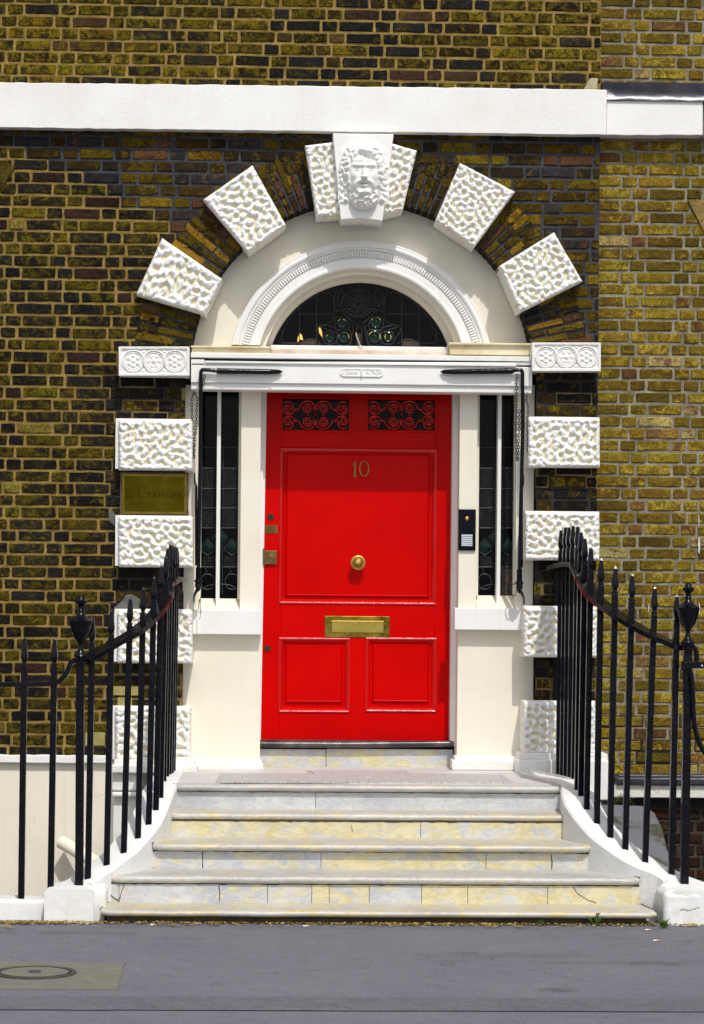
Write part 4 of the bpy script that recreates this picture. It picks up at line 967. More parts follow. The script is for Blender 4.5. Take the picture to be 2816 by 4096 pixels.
# ================================================================= entrance steps
steps = thing('entrance_steps', 'flight of stained marble steps rising to the red door', 'steps')
ZS = [.068, .203, .334, .461, .595]; YF = [-2.525, -2.20, -1.86, -1.46, -1.175]; YR = [-2.18, -1.82, -1.455, -1.145, .3]
FX = [(-1.326, 1.454), (-1.295, 1.415), (-1.098, 1.209), (-1.026, 1.142), (-1.013, 1.131)]
BXX = [(-1.305, 1.425), (-1.102, 1.204), (-1.025, 1.140), (-1.013, 1.135), (-1.02, 1.135)]
YEL = [.50, .42, .49, .47, .36]
def nosing(k):
    z = ZS[k]; xa, xb = FX[k]; ba, bb = BXX[k]; yf = YF[k]; yr = YR[k]+.02; th = .037 if k else .030; prof = [(yf+.030, z-th), (yf+.012, z-th), (yf+.003, z-th*.80), (yf, z-th*.5), (yf+.003, z-th*.22), (yf+.012, z-.002), (yf+.03, z)]
    mb = MB(); n = 70; vs = []; wob = band_noise(n, 4, 12, 60+k)[0]*.0004; m_ = len(prof)+2
    for i in range(n):
        s = i/(n-1); x = xa+(xb-xa)*s; xq = ba+(bb-ba)*s
        e = min(s, 1-s)*(xb-xa); rd = max(0, 1-e/.018); pull = .018*(1-math.sqrt(max(0, 1-rd*rd)))
        for (y, zz) in prof: vs.append((x, y+pull+wob[i]*.6, zz+wob[i]+(pull*.2)))
        vs.append((xq, yr, z+.0)); vs.append((xq, yr, z-th))
    fs = [(i*m_+j, (i+1)*m_+j, (i+1)*m_+(j+1) % m_, i*m_+(j+1) % m_) for i in range(n-1) for j in range(m_)]
    fs += [tuple(range(m_)), tuple(range((n-1)*m_+m_-1, (n-1)*m_-1, -1))]
    y = YEL[k]; mb.add(vs, fs, c=(y, y, y, 1)); mb.build('tread' if k < 4 else 'landing', MARBLET, steps, smooth=True, angle=50, fix=True)
for k in range(5): nosing(k)
JT = {1: ([476, 878, 1070, 1247, 1317, 1477, 1686, 1871, 2191], (2559, 435), [.42, .44, .50, .50, .62, .56, .44, .62, .58, .60]), 2: ([810, 1284, 1944, 2205], (2356, 607), [.50, .49, .60, .58, .50]),
      3: ([1683], (2275, 680), [.60, .57]), 4: ([1263], (2244, 697), [.30, .30])}
for k, (js, (ur, ul), ys) in JT.items():
    z0 = ZS[k-1]-.02; z1 = ZS[k]-.035; y = YR[k-1]; us = [ul]+js+[ur]
    vq = 3560 if k == 1 else 3440
    for i in range(len(us)-1):
        a = P(us[i]+.9, {1: 3572, 2: 3440, 3: 3312, 4: 3205}[k], y).x; b_ = P(us[i+1]-.9, {1: 3572, 2: 3440, 3: 3312, 4: 3205}[k], y).x
        MB().box(a, b_, y+random.uniform(-.0012, .0012), y+.05, z0, z1, c=(ys[i]-.015, ys[i]-.015, ys[i]-.015, 1)).build('riser', MARBLE, steps, bevel=.0015)
# cracks as fine dark lines just proud of the stone
random.seed(3)
def crack(px, y, r=.0016):
    pts = []
    for (a, b_) in zip(px, px[1:]):
        for k in range(4): s = k/4; pts.append(P(a[0]*(1-s)+b_[0]*s+random.uniform(-1.2, 1.2), a[1]*(1-s)+b_[1]*s+random.uniform(-1.2, 1.2), y))
    MB().tube(pts+[P(*px[-1], y)], r, 4).build('crack', DARKVOID, steps)
crack([(2293, 3546), (2310, 3575), (2350, 3600), (2385, 3612)], YR[0]-.0015); crack([(437, 3575), (455, 3590), (478, 3606)], YR[0]-.0015, .002); crack([(497, 3538), (485, 3570), (475, 3606)], YR[0]-.0015)
crack([(2202, 3420), (2210, 3450), (2208, 3474)], YR[1]-.0015); crack([(812, 3408), (809, 3440), (812, 3470)], YR[1]-.0015)
crack([(1405, 3300), (1412, 3330)], YR[2]-.0015, .001); crack([(873, 3545), (880, 3570), (878, 3600)], YR[0]-.0015, .0012)
for side in (0, 1):
    for k in range(5):
        a = (FX[k][side], YF[k]+.02, ZS[k]+.0015); b_ = (BXX[k][side], YR[k] if k < 4 else -.25, ZS[k]+.0015); sg = -1 if side == 0 else 1
        pts = [(a[0]+(b_[0]-a[0])*q/8+random.uniform(-.003, .003), a[1]+(b_[1]-a[1])*q/8, a[2]) for q in range(9)]
        MB().tube(pts, .0035, 5).build('joint', FOUND, steps)
for k in range(1, 5):  # dark strip painted in for the shade under each nosing
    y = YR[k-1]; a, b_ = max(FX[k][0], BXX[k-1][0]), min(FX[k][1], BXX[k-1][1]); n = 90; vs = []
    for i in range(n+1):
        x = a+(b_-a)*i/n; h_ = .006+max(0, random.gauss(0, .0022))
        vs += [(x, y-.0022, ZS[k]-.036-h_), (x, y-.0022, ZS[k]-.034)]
    MB().add(vs, [(2*i, 2*i+2, 2*i+3, 2*i+1) for i in range(n)]).build('nosing_shade_line', FOUND, steps)
md = MB(); md.box(FX[0][0]+.03, FX[0][1]-.05, YF[0]+.035, -2.2, -.05, ZS[0]-.03); 
for k in range(1, 5): md.box(max(FX[k][0], BXX[k-1][0])+.02, min(FX[k][1], BXX[k-1][1])-.02, YR[k-1]+.02, .28, -2.3, ZS[k]-.02)
md.build('footing', FOUND, steps)
# landing paving: border stones and mosaic
def gq(px, z): return [(G(u, v, z).x, G(u, v, z).y) for u, v in px]
zl = ZS[4]
MB().slab(gq([(700, 3132), (2240, 3140), (2150, 3072), (1045, 3071), (790, 3090)], zl), zl-.002, zl+.004).build('landing_paving', LANDST, steps)
MB().slab(gq([(862, 3131), (2052, 3133), (2006, 3099), (1643, 3096), (1622, 3085), (1222, 3084), (1240, 3096), (880, 3096)], zl+.004), zl, zl+.008).build('mosaic_border', simple('grey_border_stone', (.36, .35, .33), .6, (.44, .43, .41), 8), steps)
MB().slab(gq([(885, 3129), (2025, 3131), (1985, 3101), (1630, 3098), (1608, 3087), (1245, 3086), (1258, 3098), (892, 3098)], zl+.008), zl+.004, zl+.012).build('mosaic_panel', MOSAIC, steps)

# ================================================================= plinths beside the steps
def zp(Y):
    if Y > -1.28: return .617
    return max(.17, .617+(Y+1.28)*(.447/1.02))
def on_plinth(u, v, z_off=0):
    lo_, best = None, None
    for k in range(2600):
        Y = -2.55+k*.001; p = P(u, v, Y)
        if zp(Y)+z_off >= p.z: return Vector((p.x, Y, p.z))
    return P(u, v, 0)
LB = [(352, 3512, 370, 2465), (427, 3457, 447, 2436), (495, 3408, 522, 2388), (552, 3349, 574, 2347), (595, 3294, 617, 2303), (624, 3236, 646, 2258), (642, 3189, 664, 2221)]
RB = [(2685, 3495, 2708, 2376), (2579, 3447, 2620, 2344), (2500, 3395, 2529, 2293), (2440, 3347, 2462, 2264), (2387, 3290, 2405, 2231), (2346, 3234, 2364, 2182), (2323, 3182, 2340, 2145)]
RB2 = [(2309, 3137, 2324, 2119), (2295, 3119, 2311, 2097), (2279, 3109, 2292, 2094), (2263, 3101, 2276, 2100), (2249, 3093, 2262, 2100), (2234, 3084, 2244, 2112), (2221, 3075, 2227, 2107)]
LBp = [on_plinth(b_[0], b_[1]) for b_ in LB]; RBp = [on_plinth(b_[0], b_[1]) for b_ in RB]+[on_plinth(b_[0], b_[1]) for b_ in RB2]
NLp = P(317, 3541, -2.30); NRp = P(2737, 3522, -2.24)
LB_extra = []     # bars that line up behind one another on the way back to the wall
pxl = LBp[-1]
for k, (xx, yy, tv) in enumerate(((-1.075, -1.09, 2190), (-1.066, -.93, 2172), (-1.058, -.77, 2178), (-1.052, -.60, 2182), (-1.048, -.43, 2186))):
    p = Vector((xx, yy, .617)); u, v = proj(p); LB_extra.append((p, tv))
def plinth(path, side, name, label):   # path: centre points front to back; side: -1 left, +1 right
    th = thing(name, label, 'plinth'); mb = MB(); n = len(path); vs = []
    for i, p in enumerate(path):
        a = path[max(0, i-1)]; b_ = path[min(n-1, i+1)]; t_ = Vector((b_[0]-a[0], b_[1]-a[1], 0)).normalized(); nrm = Vector((t_.y, -t_.x, 0))  # to the right of travel
        inn = nrm*(-side); wi, wo2 = p[3], p[4]
        pi = Vector((p[0], p[1], 0))+inn*wi; po = Vector((p[0], p[1], 0))-inn*wo2; z = p[2]; bz = p[5]
        jj = .0015
        prof = [(pi, bz), (pi, z-.014), (pi-inn*.010, z-.002), (pi-inn*.04, z+.001), (po+inn*.04, z+.001), (po+inn*.010, z-.002), (po, z-.014), (po, bz)]
        for q_, zz in prof: vs.append((q_.x+random.uniform(-jj, jj), q_.y, zz+random.uniform(-jj, jj)))
    m_ = 8; fs = [(i*m_+j, (i+1)*m_+j, (i+1)*m_+(j+1) % m_, i*m_+(j+1) % m_) for i in range(n-1) for j in range(m_)]+[tuple(range(m_)), tuple(range((n-1)*m_+m_-1, (n-1)*m_-1, -1))]
    mb.add(vs, fs); mb.build('coping', PLW, th, smooth=True, angle=22, fix=True); return th
PLW = simple('thick_white_masonry_paint', (.76, .76, .75), .55, (.66, .66, .63), 5, bs=18, bstr=.6, lo=.5, hi=.75, streak=.4, crack=.4)
def smooth_path(pts, n=60):
    o = []
    P_ = [pts[0]]+list(pts)+[pts[-1]]; m_ = len(pts)-1
    for i in range(n+1):
        f_ = i/n*m_; k = min(int(f_), m_-1); s = f_-k; p0, p1, p2, p3 = [np.array(P_[k+j], float) for j in range(4)]
        o.append(tuple(.5*(2*p1+(-p0+p2)*s+(2*p0-5*p1+4*p2-p3)*s*s+(-p0+3*p1-3*p2+p3)*s**3)))
    return o
# centre path of the left coping through its bars; wi/wo = half widths toward and away from the steps
Lc = [(NLp.x-.0, -2.47, .165, .085, .16, -.03)]+[(NLp.x+.0, -2.30, .168, .085, .15, -.03)]+[(p.x, p.y, p.z, .062, .125, -.5 if p.y > -2.1 else -.03) for p in LBp]+[(-1.075, -1.0, .617, .085, .085, -1.2), (-1.060, -.6, .617, .07, .08, -1.2), (-1.05, -.18, .617, .06, .08, -1.2)]
Lpath = smooth_path(Lc)
pL = plinth(Lpath, -1, 'step_plinth', 'white curved plinth carrying the railing left of the steps')
Rp_ = [p for p in RBp if p.y < -1.3][:7]
Rc = [(NRp.x+.0, -2.50, .172, .115, .18, -.03), (NRp.x, -2.26, .18, .135, .15, -.03)]+[(p.x, p.y, p.z, .105, .10, -.5 if p.y > -2.1 else -.03) for p in RBp[:7]]+[(1.215, -1.05, .617, .085, .09, -1.2), (1.16, -.75, .617, .08, .09, -1.2), (1.10, -.45, .617, .07, .09, -1.2), (1.05, -.20, .617, .06, .09, -1.2)]
pR = plinth(smooth_path(Rc), 1, 'step_plinth', 'white curved plinth with a chipped front block right of the steps')
print('RB', [tuple(round(c, 2) for c in p) for p in RBp]); print('LB', [tuple(round(c, 2) for c in p) for p in LBp])
# front blocks, roughly rounded, and low straight copings
def lumpy(mb, x0, x1, y0, y1, z0, z1, r=.02, amp=.006, seed=0, dent=None):
    n = 14; rr = random.Random(seed); 
    bm = bmesh.new(); bmesh.ops.create_cube(bm, size=1); bmesh.ops.subdivide_edges(bm, edges=bm.edges[:], cuts=9, use_grid_fill=True)
    from mathutils import noise as MN
    vs = []; 
    for v in bm.verts:
        c = v.co*2; L = max(abs(c.x), abs(c.y), abs(c.z)); hx, hy, hz = (x1-x0)/2, (y1-y0)/2, (z1-z0)/2
        p = Vector((c.x*hx, c.y*hy, c.z*hz)); core = Vector((max(-hx+r, min(hx-r, p.x)), max(-hy+r, min(hy-r, p.y)), max(-hz+r, min(hz-r, p.z)))); d = p-core
        if d.length > r: d = d.normalized()*r
        q = core+d+Vector(((x0+x1)/2, (y0+y1)/2, (z0+z1)/2)); q += MN.noise_vector(q*9+Vector((seed, 0, 0)))*amp+MN.noise_vector(q*30)*amp*.3
        if dent: q = dent(q)
        vs.append(q)
    mb.add(vs, [tuple(v.index for v in f.verts) for f in bm.faces]); bm.free()
A0 = G(212, 3683); A1 = G(415, 3684); 
b = MB(); lumpy(b, A0.x, A1.x+.01, A0.y, -2.22, -.03, .165, .022, .005, 2); b.build('front_block', PLW, pL, smooth=True, angle=180)
def chip(q):
    # broken lower right corner of the block: undercut below a wavy lip
    lip = .085-.10*max(0, (q.x-NRp.x-.02))+.012*math.sin(q.x*34)
    if q.x > NRp.x-.06+ .6*max(0, .03-q.z) and q.z < lip and q.y < -2.42: q = Vector((q.x, q.y+.022+.010*math.sin(q.x*50+q.z*40), q.z))
    return q
B0 = G(2647, 3700)
b = MB()
def big(mb):
    bm = bmesh.new(); bmesh.ops.create_cube(bm, size=1); bmesh.ops.subdivide_edges(bm, edges=bm.edges[:], cuts=26, use_grid_fill=True)
    from mathutils import noise as MN
    x0, x1, y0, y1, z0, z1 = B0.x+.005, P(2800, 3600, -2.5).x+.02, -2.505, -2.1, -.03, .172; r = .035; vs = []
    for v in bm.verts:
        c = v.co*2; hx, hy, hz = (x1-x0)/2, (y1-y0)/2, (z1-z0)/2; p = Vector((c.x*hx, c.y*hy, c.z*hz))
        core = Vector((max(-hx+r, min(hx-r, p.x)), max(-hy+r, min(hy-r, p.y)), max(-hz+r, min(hz-r, p.z)))); d = p-core
        if d.length > r: d = d.normalized()*r
        q = core+d+Vector(((x0+x1)/2, (y0+y1)/2, (z0+z1)/2)); q += MN.noise_vector(q*8)*.007+MN.noise_vector(q*28)*.002; vs.append(chip(q))
    mb.add(vs, [tuple(v.index for v in f.verts) for f in bm.faces]); bm.free()
big(b); b.build('front_block', PLW, pR, smooth=True, angle=180)
cpL = MB(); lumpy(cpL, -4.5, A0.x-.004, A0.y+.015, -2.17, -.03, .104, .02, .003, 5); tag(cpL.build('railing_coping', PLW, smooth=True, angle=180), 'low white coping under the straight railing at the left edge', 'coping')
cpR = MB(); lumpy(cpR, P(2806, 3600, -2.5).x+.02, 4.5, -2.47, -2.1, -.03, .168, .02, .003, 6); tag(cpR.build('railing_coping', PLW, smooth=True, angle=180), 'low white coping at the right edge, beyond the chipped block', 'coping')

# ================================================================= railings
def picket(mb, base, tip, w=.0155):     # square bar with a collar and a spear head, base and tip points
    b0, t0 = Vector(base), Vector(tip); d = t0-b0; L = d.length; d.normalize()
    def at(h): return b0+d*h
    H_ = [(0, w*1.41), (L-.150, w*1.41), (L-.149, w*1.15), (L-.144, w*1.10), (L-.143, w*1.45), (L-.136, w*1.45), (L-.135, w*.95), (L-.128, w*.9), (L-.105, w*1.52), (L-.090, w*1.50), (L-.020, w*.82), (L-.014, w*.72), (L, .0012)]
    mb.tube([at(h) for h, r in H_], [r for h, r in H_], 4, sq=True)
def urn(mb, c):       # cast finial, c at its foot
    mb.lathe(c, [(.030, 0), (.036, .004), (.038, .012), (.030, .018), (.034, .026), (.030, .034), (.020, .045), (.012, .062), (.013, .075), (.011, .082), (.017, .095), (.036, .118), (.046, .145), (.050, .152), (.049, .158), (.053, .165), (.056, .185), (.060, .196), (.060, .204), (.050, .210), (.030, .224), (.018, .238), (.014, .252), (.018, .256), (.014, .262), (.015, .280), (.019, .284), (.026, .290), (.030, .298), (.030, .304), (.020, .310), (.018, .318), (.013, .330), (.001, .334)], n=22)
def flat_rail(mb, pts, w=.042, th=.014):
    pts = [Vector(p) for p in pts]; n = len(pts); vs = []
    for i, p in enumerate(pts):
        a = pts[max(0, i-1)]; b_ = pts[min(n-1, i+1)]; t_ = (b_-a).normalized(); side = t_.cross(Vector((0, 0, 1)))
        side = side.normalized() if side.length > .05 else Vector((0, -1, 0)); up = side.cross(t_).normalized()
        for sx, sz in ((-1, -1), (1, -1), (1, 1), (-1, 1)): vs.append(p+side*sx*w/2+up*sz*th/2)
    mb.add(vs, [(i*4+j, i*4+(j+1) % 4, (i+1)*4+(j+1) % 4, (i+1)*4+j) for i in range(n-1) for j in range(4)]+[(3, 2, 1, 0), tuple(range((n-1)*4, n*4))])
RAILG = 'railings of the front area and steps'
rl = thing('stair_railing', 'black iron railing curving up the left side of the marble steps', 'railing', RAILG)
railL = []
for (ub, vb, ut, vt), p in zip(LB, LBp):
    t_ = P(ut, vt, p.y); mb = MB(); picket(mb, (p.x, p.y, p.z-.03), t_); mb.build('picket', BLACK, rl)
    railL.append((p, t_))
for (p, tv) in LB_extra:
    u, v = proj(p); tp_ = P(u+16, tv, p.y); mb = MB(); picket(mb, (p.x, p.y, p.z-.03), tp_); mb.build('picket', BLACK, rl); railL.append((p, tp_))
def newel(par, base, utop, vtop, zcap_v, ucap):
    cap = P(ucap, zcap_v, base.y); mb = MB(); mb.tube([(base.x, base.y, base.z-.03), (cap.x, cap.y, cap.z-.0)], .0205*1.41, 4, sq=True); mb.build('newel_post', BLACK, par, bevel=.002)
    f_ = MB(); x_, y_, z_ = cap; f_.box(x_-.034, x_+.034, y_-.034, y_+.034, z_-.008, z_+.004); urn(f_, (x_, y_, z_+.002)); f_.build('urn_finial', BLACK, par, smooth=True, angle=50); return cap
capL = newel(rl, NLp, 318, 2396, 2646, 322)
rp_px = [(345, 2638), (372, 2622), (448, 2580), (517, 2542), (574, 2505), (617, 2462), (648, 2420)]
rpts = [capL+Vector((.02, .01, .0))]+[P(372, 2624, LBp[0].y)]+[P(u, v, LBp[i+1].y) for i, (u, v) in enumerate(((448, 2580), (521, 2540), (575, 2502), (619, 2458), (648, 2418)))]
lastp = P(668, 2376, LBp[6].y); rpts += [lastp, Vector((LB_extra[0][0].x+.005, LB_extra[0][0].y, lastp.z+.045)), Vector((LB_extra[1][0].x+.02, LB_extra[1][0].y, lastp.z+.075)), Vector((LB_extra[2][0].x+.025, -.75, lastp.z+.085)), Vector((-1.03, -.45, lastp.z+.085)), Vector((-1.02, -.1, lastp.z+.085))]
mb = MB(); flat_rail(mb, [Vector(p) for p in smooth_path([tuple(p) for p in rpts], 70)], .075, .026); mb.build('handrail', BLACK, rl, bevel=.002)
rl2 = thing('area_railing', 'low straight black railing at the left edge in front of the cream basement wall', 'railing', RAILG)
YS = -2.33
for (ub, vb, ut, vt) in ((202, 3600, 219, 2548), (85, 3603, 99, 2547), (-35, 3603, -22, 2547), (-155, 3603, -142, 2547), (-275, 3603, -262, 2547)):
    bp = P(ub, vb, YS); mb = MB(); picket(mb, (bp.x, bp.y, .09), P(ut, vt, YS)); mb.build('picket', BLACK, rl2)
mb = MB(); flat_rail(mb, smooth_path([tuple(P(u, v, YS)) for u, v in ((-400, 2738), (-150, 2738), (60, 2738), (150, 2737), (215, 2733), (245, 2718), (268, 2690), (282, 2655), (298, 2640), (312, 2638))], 50), .048, .024); mb.build('handrail', BLACK, rl2, bevel=.002)
rr = thing('stair_railing', 'black iron railing curving up the right side of the marble steps', 'railing', RAILG)
for (ub, vb, ut, vt), p in zip(RB+RB2, RBp):
    t_ = P(ut, vt, p.y); mb = MB(); picket(mb, (p.x, p.y, p.z-.03), t_); mb.build('picket', BLACK, rr)
capR = newel(rr, NRp, 2753, 2373, 2592, 2751)
rq = [capR+Vector((-.02, .01, 0))]+[P(u, v, RBp[i].y) for i, (u, v) in enumerate(((2703, 2582), (2600, 2538), (2518, 2492), (2460, 2454), (2408, 2416), (2365, 2376), (2338, 2335)))]
rq += [P(2318, 2292, RBp[7].y), P(2302, 2264, RBp[8].y), P(2288, 2258, RBp[9].y), P(2270, 2259, RBp[10].y), P(2250, 2263, RBp[11].y), P(2228, 2268, RBp[12].y), P(2210, 2275, -.12)]
mb = MB(); flat_rail(mb, smooth_path([tuple(p) for p in rq], 80), .078, .026); mb.build('handrail', BLACK, rr, bevel=.002)
gt = thing('area_gate', 'black iron gate bracket and curved stay hung on the right newel post', 'gate', RAILG)
mb = MB(); y_ = NRp.y-.02
mb.prism(qpx([(2732, 2676), (2900, 2668), (2900, 2645), (2732, 2648)], y_-.02), y_-.02, y_+.0); mb.B(2728, 2644, 2740, 2682, y_-.03, y_); mb.B(2742, 2655, 2748, 2661, y_-.026, y_-.01)
mb.build('hinge_bracket', BLACK, gt, bevel=.002)
mb = MB(); mb.tube([P(2768, 2592, NRp.y), P(2782, 2594, NRp.y), P(2786, 2610, NRp.y), P(2787, 2650, NRp.y)], .013, 8); mb.build('hanging_strap', BLACK, gt, smooth=True)
mb = MB(); mb.tube(smooth_path([tuple(P(u, v, NRp.y-.03)) for u, v in ((2764, 2692), (2770, 2760), (2774, 2860), (2786, 2935), (2812, 3000), (2850, 3050))], 30), .013, 8); mb.build('curved_stay', BLACK, gt, smooth=True)
mb = MB(); mb.sphere(P(2808, 2663, y_-.024), .006, 8); mb.build('rivet', STEEL, gt, smooth=True)

# ================================================================= awning over the door
aw = thing('door_awning', 'closed white awning box above the red door with black folding arms', 'awning')
YA = -.06
b = MB(); b.B(763, 1418, 2131, 1438, -.068, .12); b.build('top_board', WHITE, aw, bevel=.003)
b = MB(); b.B(764, 1460, 2129, 1537, YA, .12); b.B(764, 1437, 818, 1461, YA, .1); b.B(2068, 1437, 2129, 1461, YA, .1); b.build('fascia_board', WHITE, aw, bevel=.003)
b = MB(); b.B(764, 1536, 2127, 1565, -.045, .12); b.build('lower_board', WHITE, aw, bevel=.004)
b = MB(); b.B(816, 1437, 2070, 1462, .03, .05); b.build('roller_slot_shade', DARKVOID, aw)  # near-black backing: the shade inside the slot is put into the colour
b = MB(); b.tube([P(820, 1452, -.055), P(2066, 1456, -.055)], .010, 10); b.B(820, 1450, 2066, 1458, -.072, -.04); b.build('roller_rail', WHITE, aw, smooth=True, angle=50)
def fnt(txt, c, h, y, mat, parent, name, ext=.0015, width=None, thin=0):
    cu = bpy.data.curves.new(name, 'FONT'); cu.body = txt; cu.size = h; cu.extrude = ext; cu.align_x = 'CENTER'; cu.align_y = 'CENTER'; cu.offset = thin
    o = bpy.data.objects.new('tmp', cu); COL.objects.link(o); C_.view_layer.update(); dg = C_.evaluated_depsgraph_get()
    me = bpy.data.meshes.new_from_object(o.evaluated_get(dg)); bpy.data.objects.remove(o)
    xs = [v.co.x for v in me.vertices]; w = max(xs)-min(xs); k = 1 if width is None else width/w
    for v in me.vertices: v.co = Vector((c[0]+v.co.x*k, y-v.co.z, c[1]+v.co.y))
    me.materials.clear(); me.materials.append(mat); me.name = name
    for p_ in me.polygons: p_.material_index = 0
    ob = bpy.data.objects.new(name, me); COL.objects.link(ob); ob.parent = parent; return ob
pt_ = MB(); A = R4(1360, 1475, 1534, 1507, YA); hh = (A[3]-A[2])/2; pts = []
for a in np.linspace(-math.pi/2, math.pi/2, 9): pts.append((A[1]-hh+hh*math.cos(a), (A[2]+A[3])/2+hh*math.sin(a)))
for a in np.linspace(math.pi/2, 1.5*math.pi, 9): pts.append((A[0]+hh+hh*math.cos(a), (A[2]+A[3])/2+hh*math.sin(a)))
pt_.prism(pts, YA-.004, YA); 
inn = [(x*1.0+((A[0]+A[1])/2-x)*.05, z+((A[2]+A[3])/2-z)*.22) for x, z in pts]
for i in range(len(pts)):
    a, b_, c_, d = pts[i], pts[(i+1) % len(pts)], inn[(i+1) % len(pts)], inn[i]; pt_.prism([a, b_, c_, d], YA-.0075, YA-.003)
pt_.lathe(P(1372, 1491, YA-.004), [(.006, 0), (.006, .003), (.001, .005)], axis='Y', n=12); pt_.lathe(P(1522, 1491, YA-.004), [(.006, 0), (.006, .003), (.001, .005)], axis='Y', n=12)
mp_ = pt_.build('maker_plate', WHITE, aw, fix=True)
c = P(1405, 1491, YA); fnt('DEANS', (c.x, c.z), .031, YA-.005, WHITE2, mp_, 'lettering', .0025, .072)
c = P(1493, 1492, YA); fnt('PUTNEY', (c.x, c.z), .031, YA-.005, WHITE2, mp_, 'lettering', .0025, .080)
b = MB(); b.tube([P(1447, 1478, YA-.012), P(1447, 1492, YA-.018), P(1447, 1508, YA-.010)], .004, 8); b.build('catch', WHITE, mp_, smooth=True)
def arm(pxs, elbow, rod, sgn):
    ya = YA-.028
    m1 = MB(); x0, x1 = pxs  # tip u, inner u
    pts = [P(x0, 1487, ya+.014), P(x0+sgn*14, 1487, ya+.01), P(x0+sgn*60, 1487, ya), P(x1-sgn*10, 1484, ya), P(x1, 1483, ya)]
    m1.tube(pts, [.003, .013, .0165, .0175, .0175], 10)
    m1.tube([P(x0+sgn*40, 1487, ya-.015), P(x0+sgn*40, 1487, ya-.02)], .006, 8); m1.tube([P(x1-sgn*30, 1484, ya-.016), P(x1-sgn*30, 1484, ya-.022)], .006, 8)
    m1.build('awning_arm', BLACK, aw, smooth=True, angle=60)
    m2 = MB(); m2.tube(smooth_path([tuple(P(u, v, y)) for u, v, y in ((x1-sgn*4, 1483, ya), (elbow[0]-sgn*16, 1479, ya), (elbow[0]-sgn*4, 1482, ya), (elbow[0], 1496, ya), (elbow[0], 1530, ya), (elbow[0]-sgn*-1, 1700, ya+.01), ((elbow[0]+rod[0])/2, 2000, ya+.01), (rod[0], rod[1], ya+.01))], 40), [.0115]*41, 8)
    o_ = m2.build('guide_rod', BLACK, aw, smooth=True)
    m3 = MB(); c0 = P(rod[0]-sgn*-0, rod[1], ya+.012)
    m3.lathe(c0, [(.014, .004), (.019, 0), (.016, -.004), (.0165, -.068), (.024, -.072), (.025, -.084), (.017, -.087), (.020, -.094), (.021, -.112), (.015, -.116), (.012, -.13), (.004, -.14)], n=16)
    e = P(rod[0]+sgn*10, rod[1]+90, ya+.06); m3.tube([P(rod[0], rod[1]+82, ya+.012), P(rod[0]+sgn*8, rod[1]+92, ya+.03), P(rod[0]+sgn*17, rod[1]+112, ya+.09), P(rod[0]+sgn*18, rod[1]+135, .11)], [.012, .010, .008, .006], 8)
    m3.build('foot_socket', BLACK, aw, smooth=True, angle=50)
    m4 = MB(); m4.tube([P(rod[0]+sgn*16, rod[1]-380, ya+.04), P(rod[0]+sgn*15, rod[1]-345, ya+.04), P(rod[0]+sgn*9, rod[1]-328, ya+.02), P(rod[0]+sgn*9, rod[1]-10, ya+.02)], [.004, .006, .008, .008], 8); m4.build('side_stay', BLACK, aw, smooth=True)
arm((1130, 868), (803, 1487), (794, 2272), -1); arm((1762, 2052), (2090, 1487), (2078, 2280), 1)

# chains
def chain_link(mb, p, d, L, r, flip):
    d = d.normalized(); s = (Vector((1, 0, 0)) if not flip else Vector((0, 1, 0))); s = (s-d*s.dot(d)).normalized()
    pts = []; w = L*.30
    for k in range(12):
        a = 2*math.pi*k/12; pts.append(p+d*(L*.5*math.cos(a))*1.05+s*(w*math.sin(a)))
    mb.tube(pts, r, 5, closed=True)
def chain(pxs, y, label, L=.022, r=.0022, grp='black chains hanging from the awning', name='hanging_chain'):
    mb = MB()
    for strand in pxs:
        pts = [P(u, v, y) for u, v in strand]; tot = 0; seg = []
        for a, b_ in zip(pts, pts[1:]): seg.append((tot, (b_-a).length, a, b_)); tot += (b_-a).length
        n = max(2, int(tot/(L*.78))); 
        for i in range(n):
            s = (i+.5)*tot/n
            for t0, l, a, b_ in seg:
                if t0 <= s <= t0+l+1e-9: chain_link(mb, a+(b_-a)*((s-t0)/l), b_-a, L, r, i % 2 == 1); break
    tag(mb.build(name, CHAIN, smooth=True), label, 'chain', grp)
chain([[(775, 1568), (767, 1603), (769, 1700), (773, 1832)], [(778, 1570), (789, 1592), (784, 1700), (775, 1832)]], YA+.0, 'doubled black chain hanging beside the upper left rusticated block')
chain([[(819, 1500), (815, 1525), (810, 1550)]], YA-.02, 'very short black chain at the elbow of the left awning arm')
chain([[(2068, 1500), (2066, 1600), (2063, 1720), (2067, 1842)], [(2078, 1640), (2076, 1740), (2071, 1842)]], YA-.02, 'long black chain hanging in front of the right side window')
chain([[(2109, 1573), (2104, 1600), (2112, 1625), (2110, 1720), (2109, 1808)]], YA+.0, 'single black chain hanging beside the upper right rusticated block')
chain([[(2062, 2335), (2048, 2336), (2044, 2360), (2052, 2385), (2062, 2380), (2067, 2355)]], YA+.0, 'small looped chain at the foot of the right awning rod', L=.013, r=.0014)
chain([[(802, 2385), (802, 2440)]], YA+.0, 'thin short chain with a hook below the left awning rod', L=.011, r=.0012)
hk = MB(); hk.tube([P(u, v, YA) for u, v in ((802, 2440), (799, 2447), (803, 2452), (806, 2446), (803, 2441), (802, 2450), (801, 2465), (798, 2478))], .0016, 5); tag(hk.build('hook', CHAIN, smooth=True), 'tiny iron hook at the end of the thin chain below the left window', 'hook')

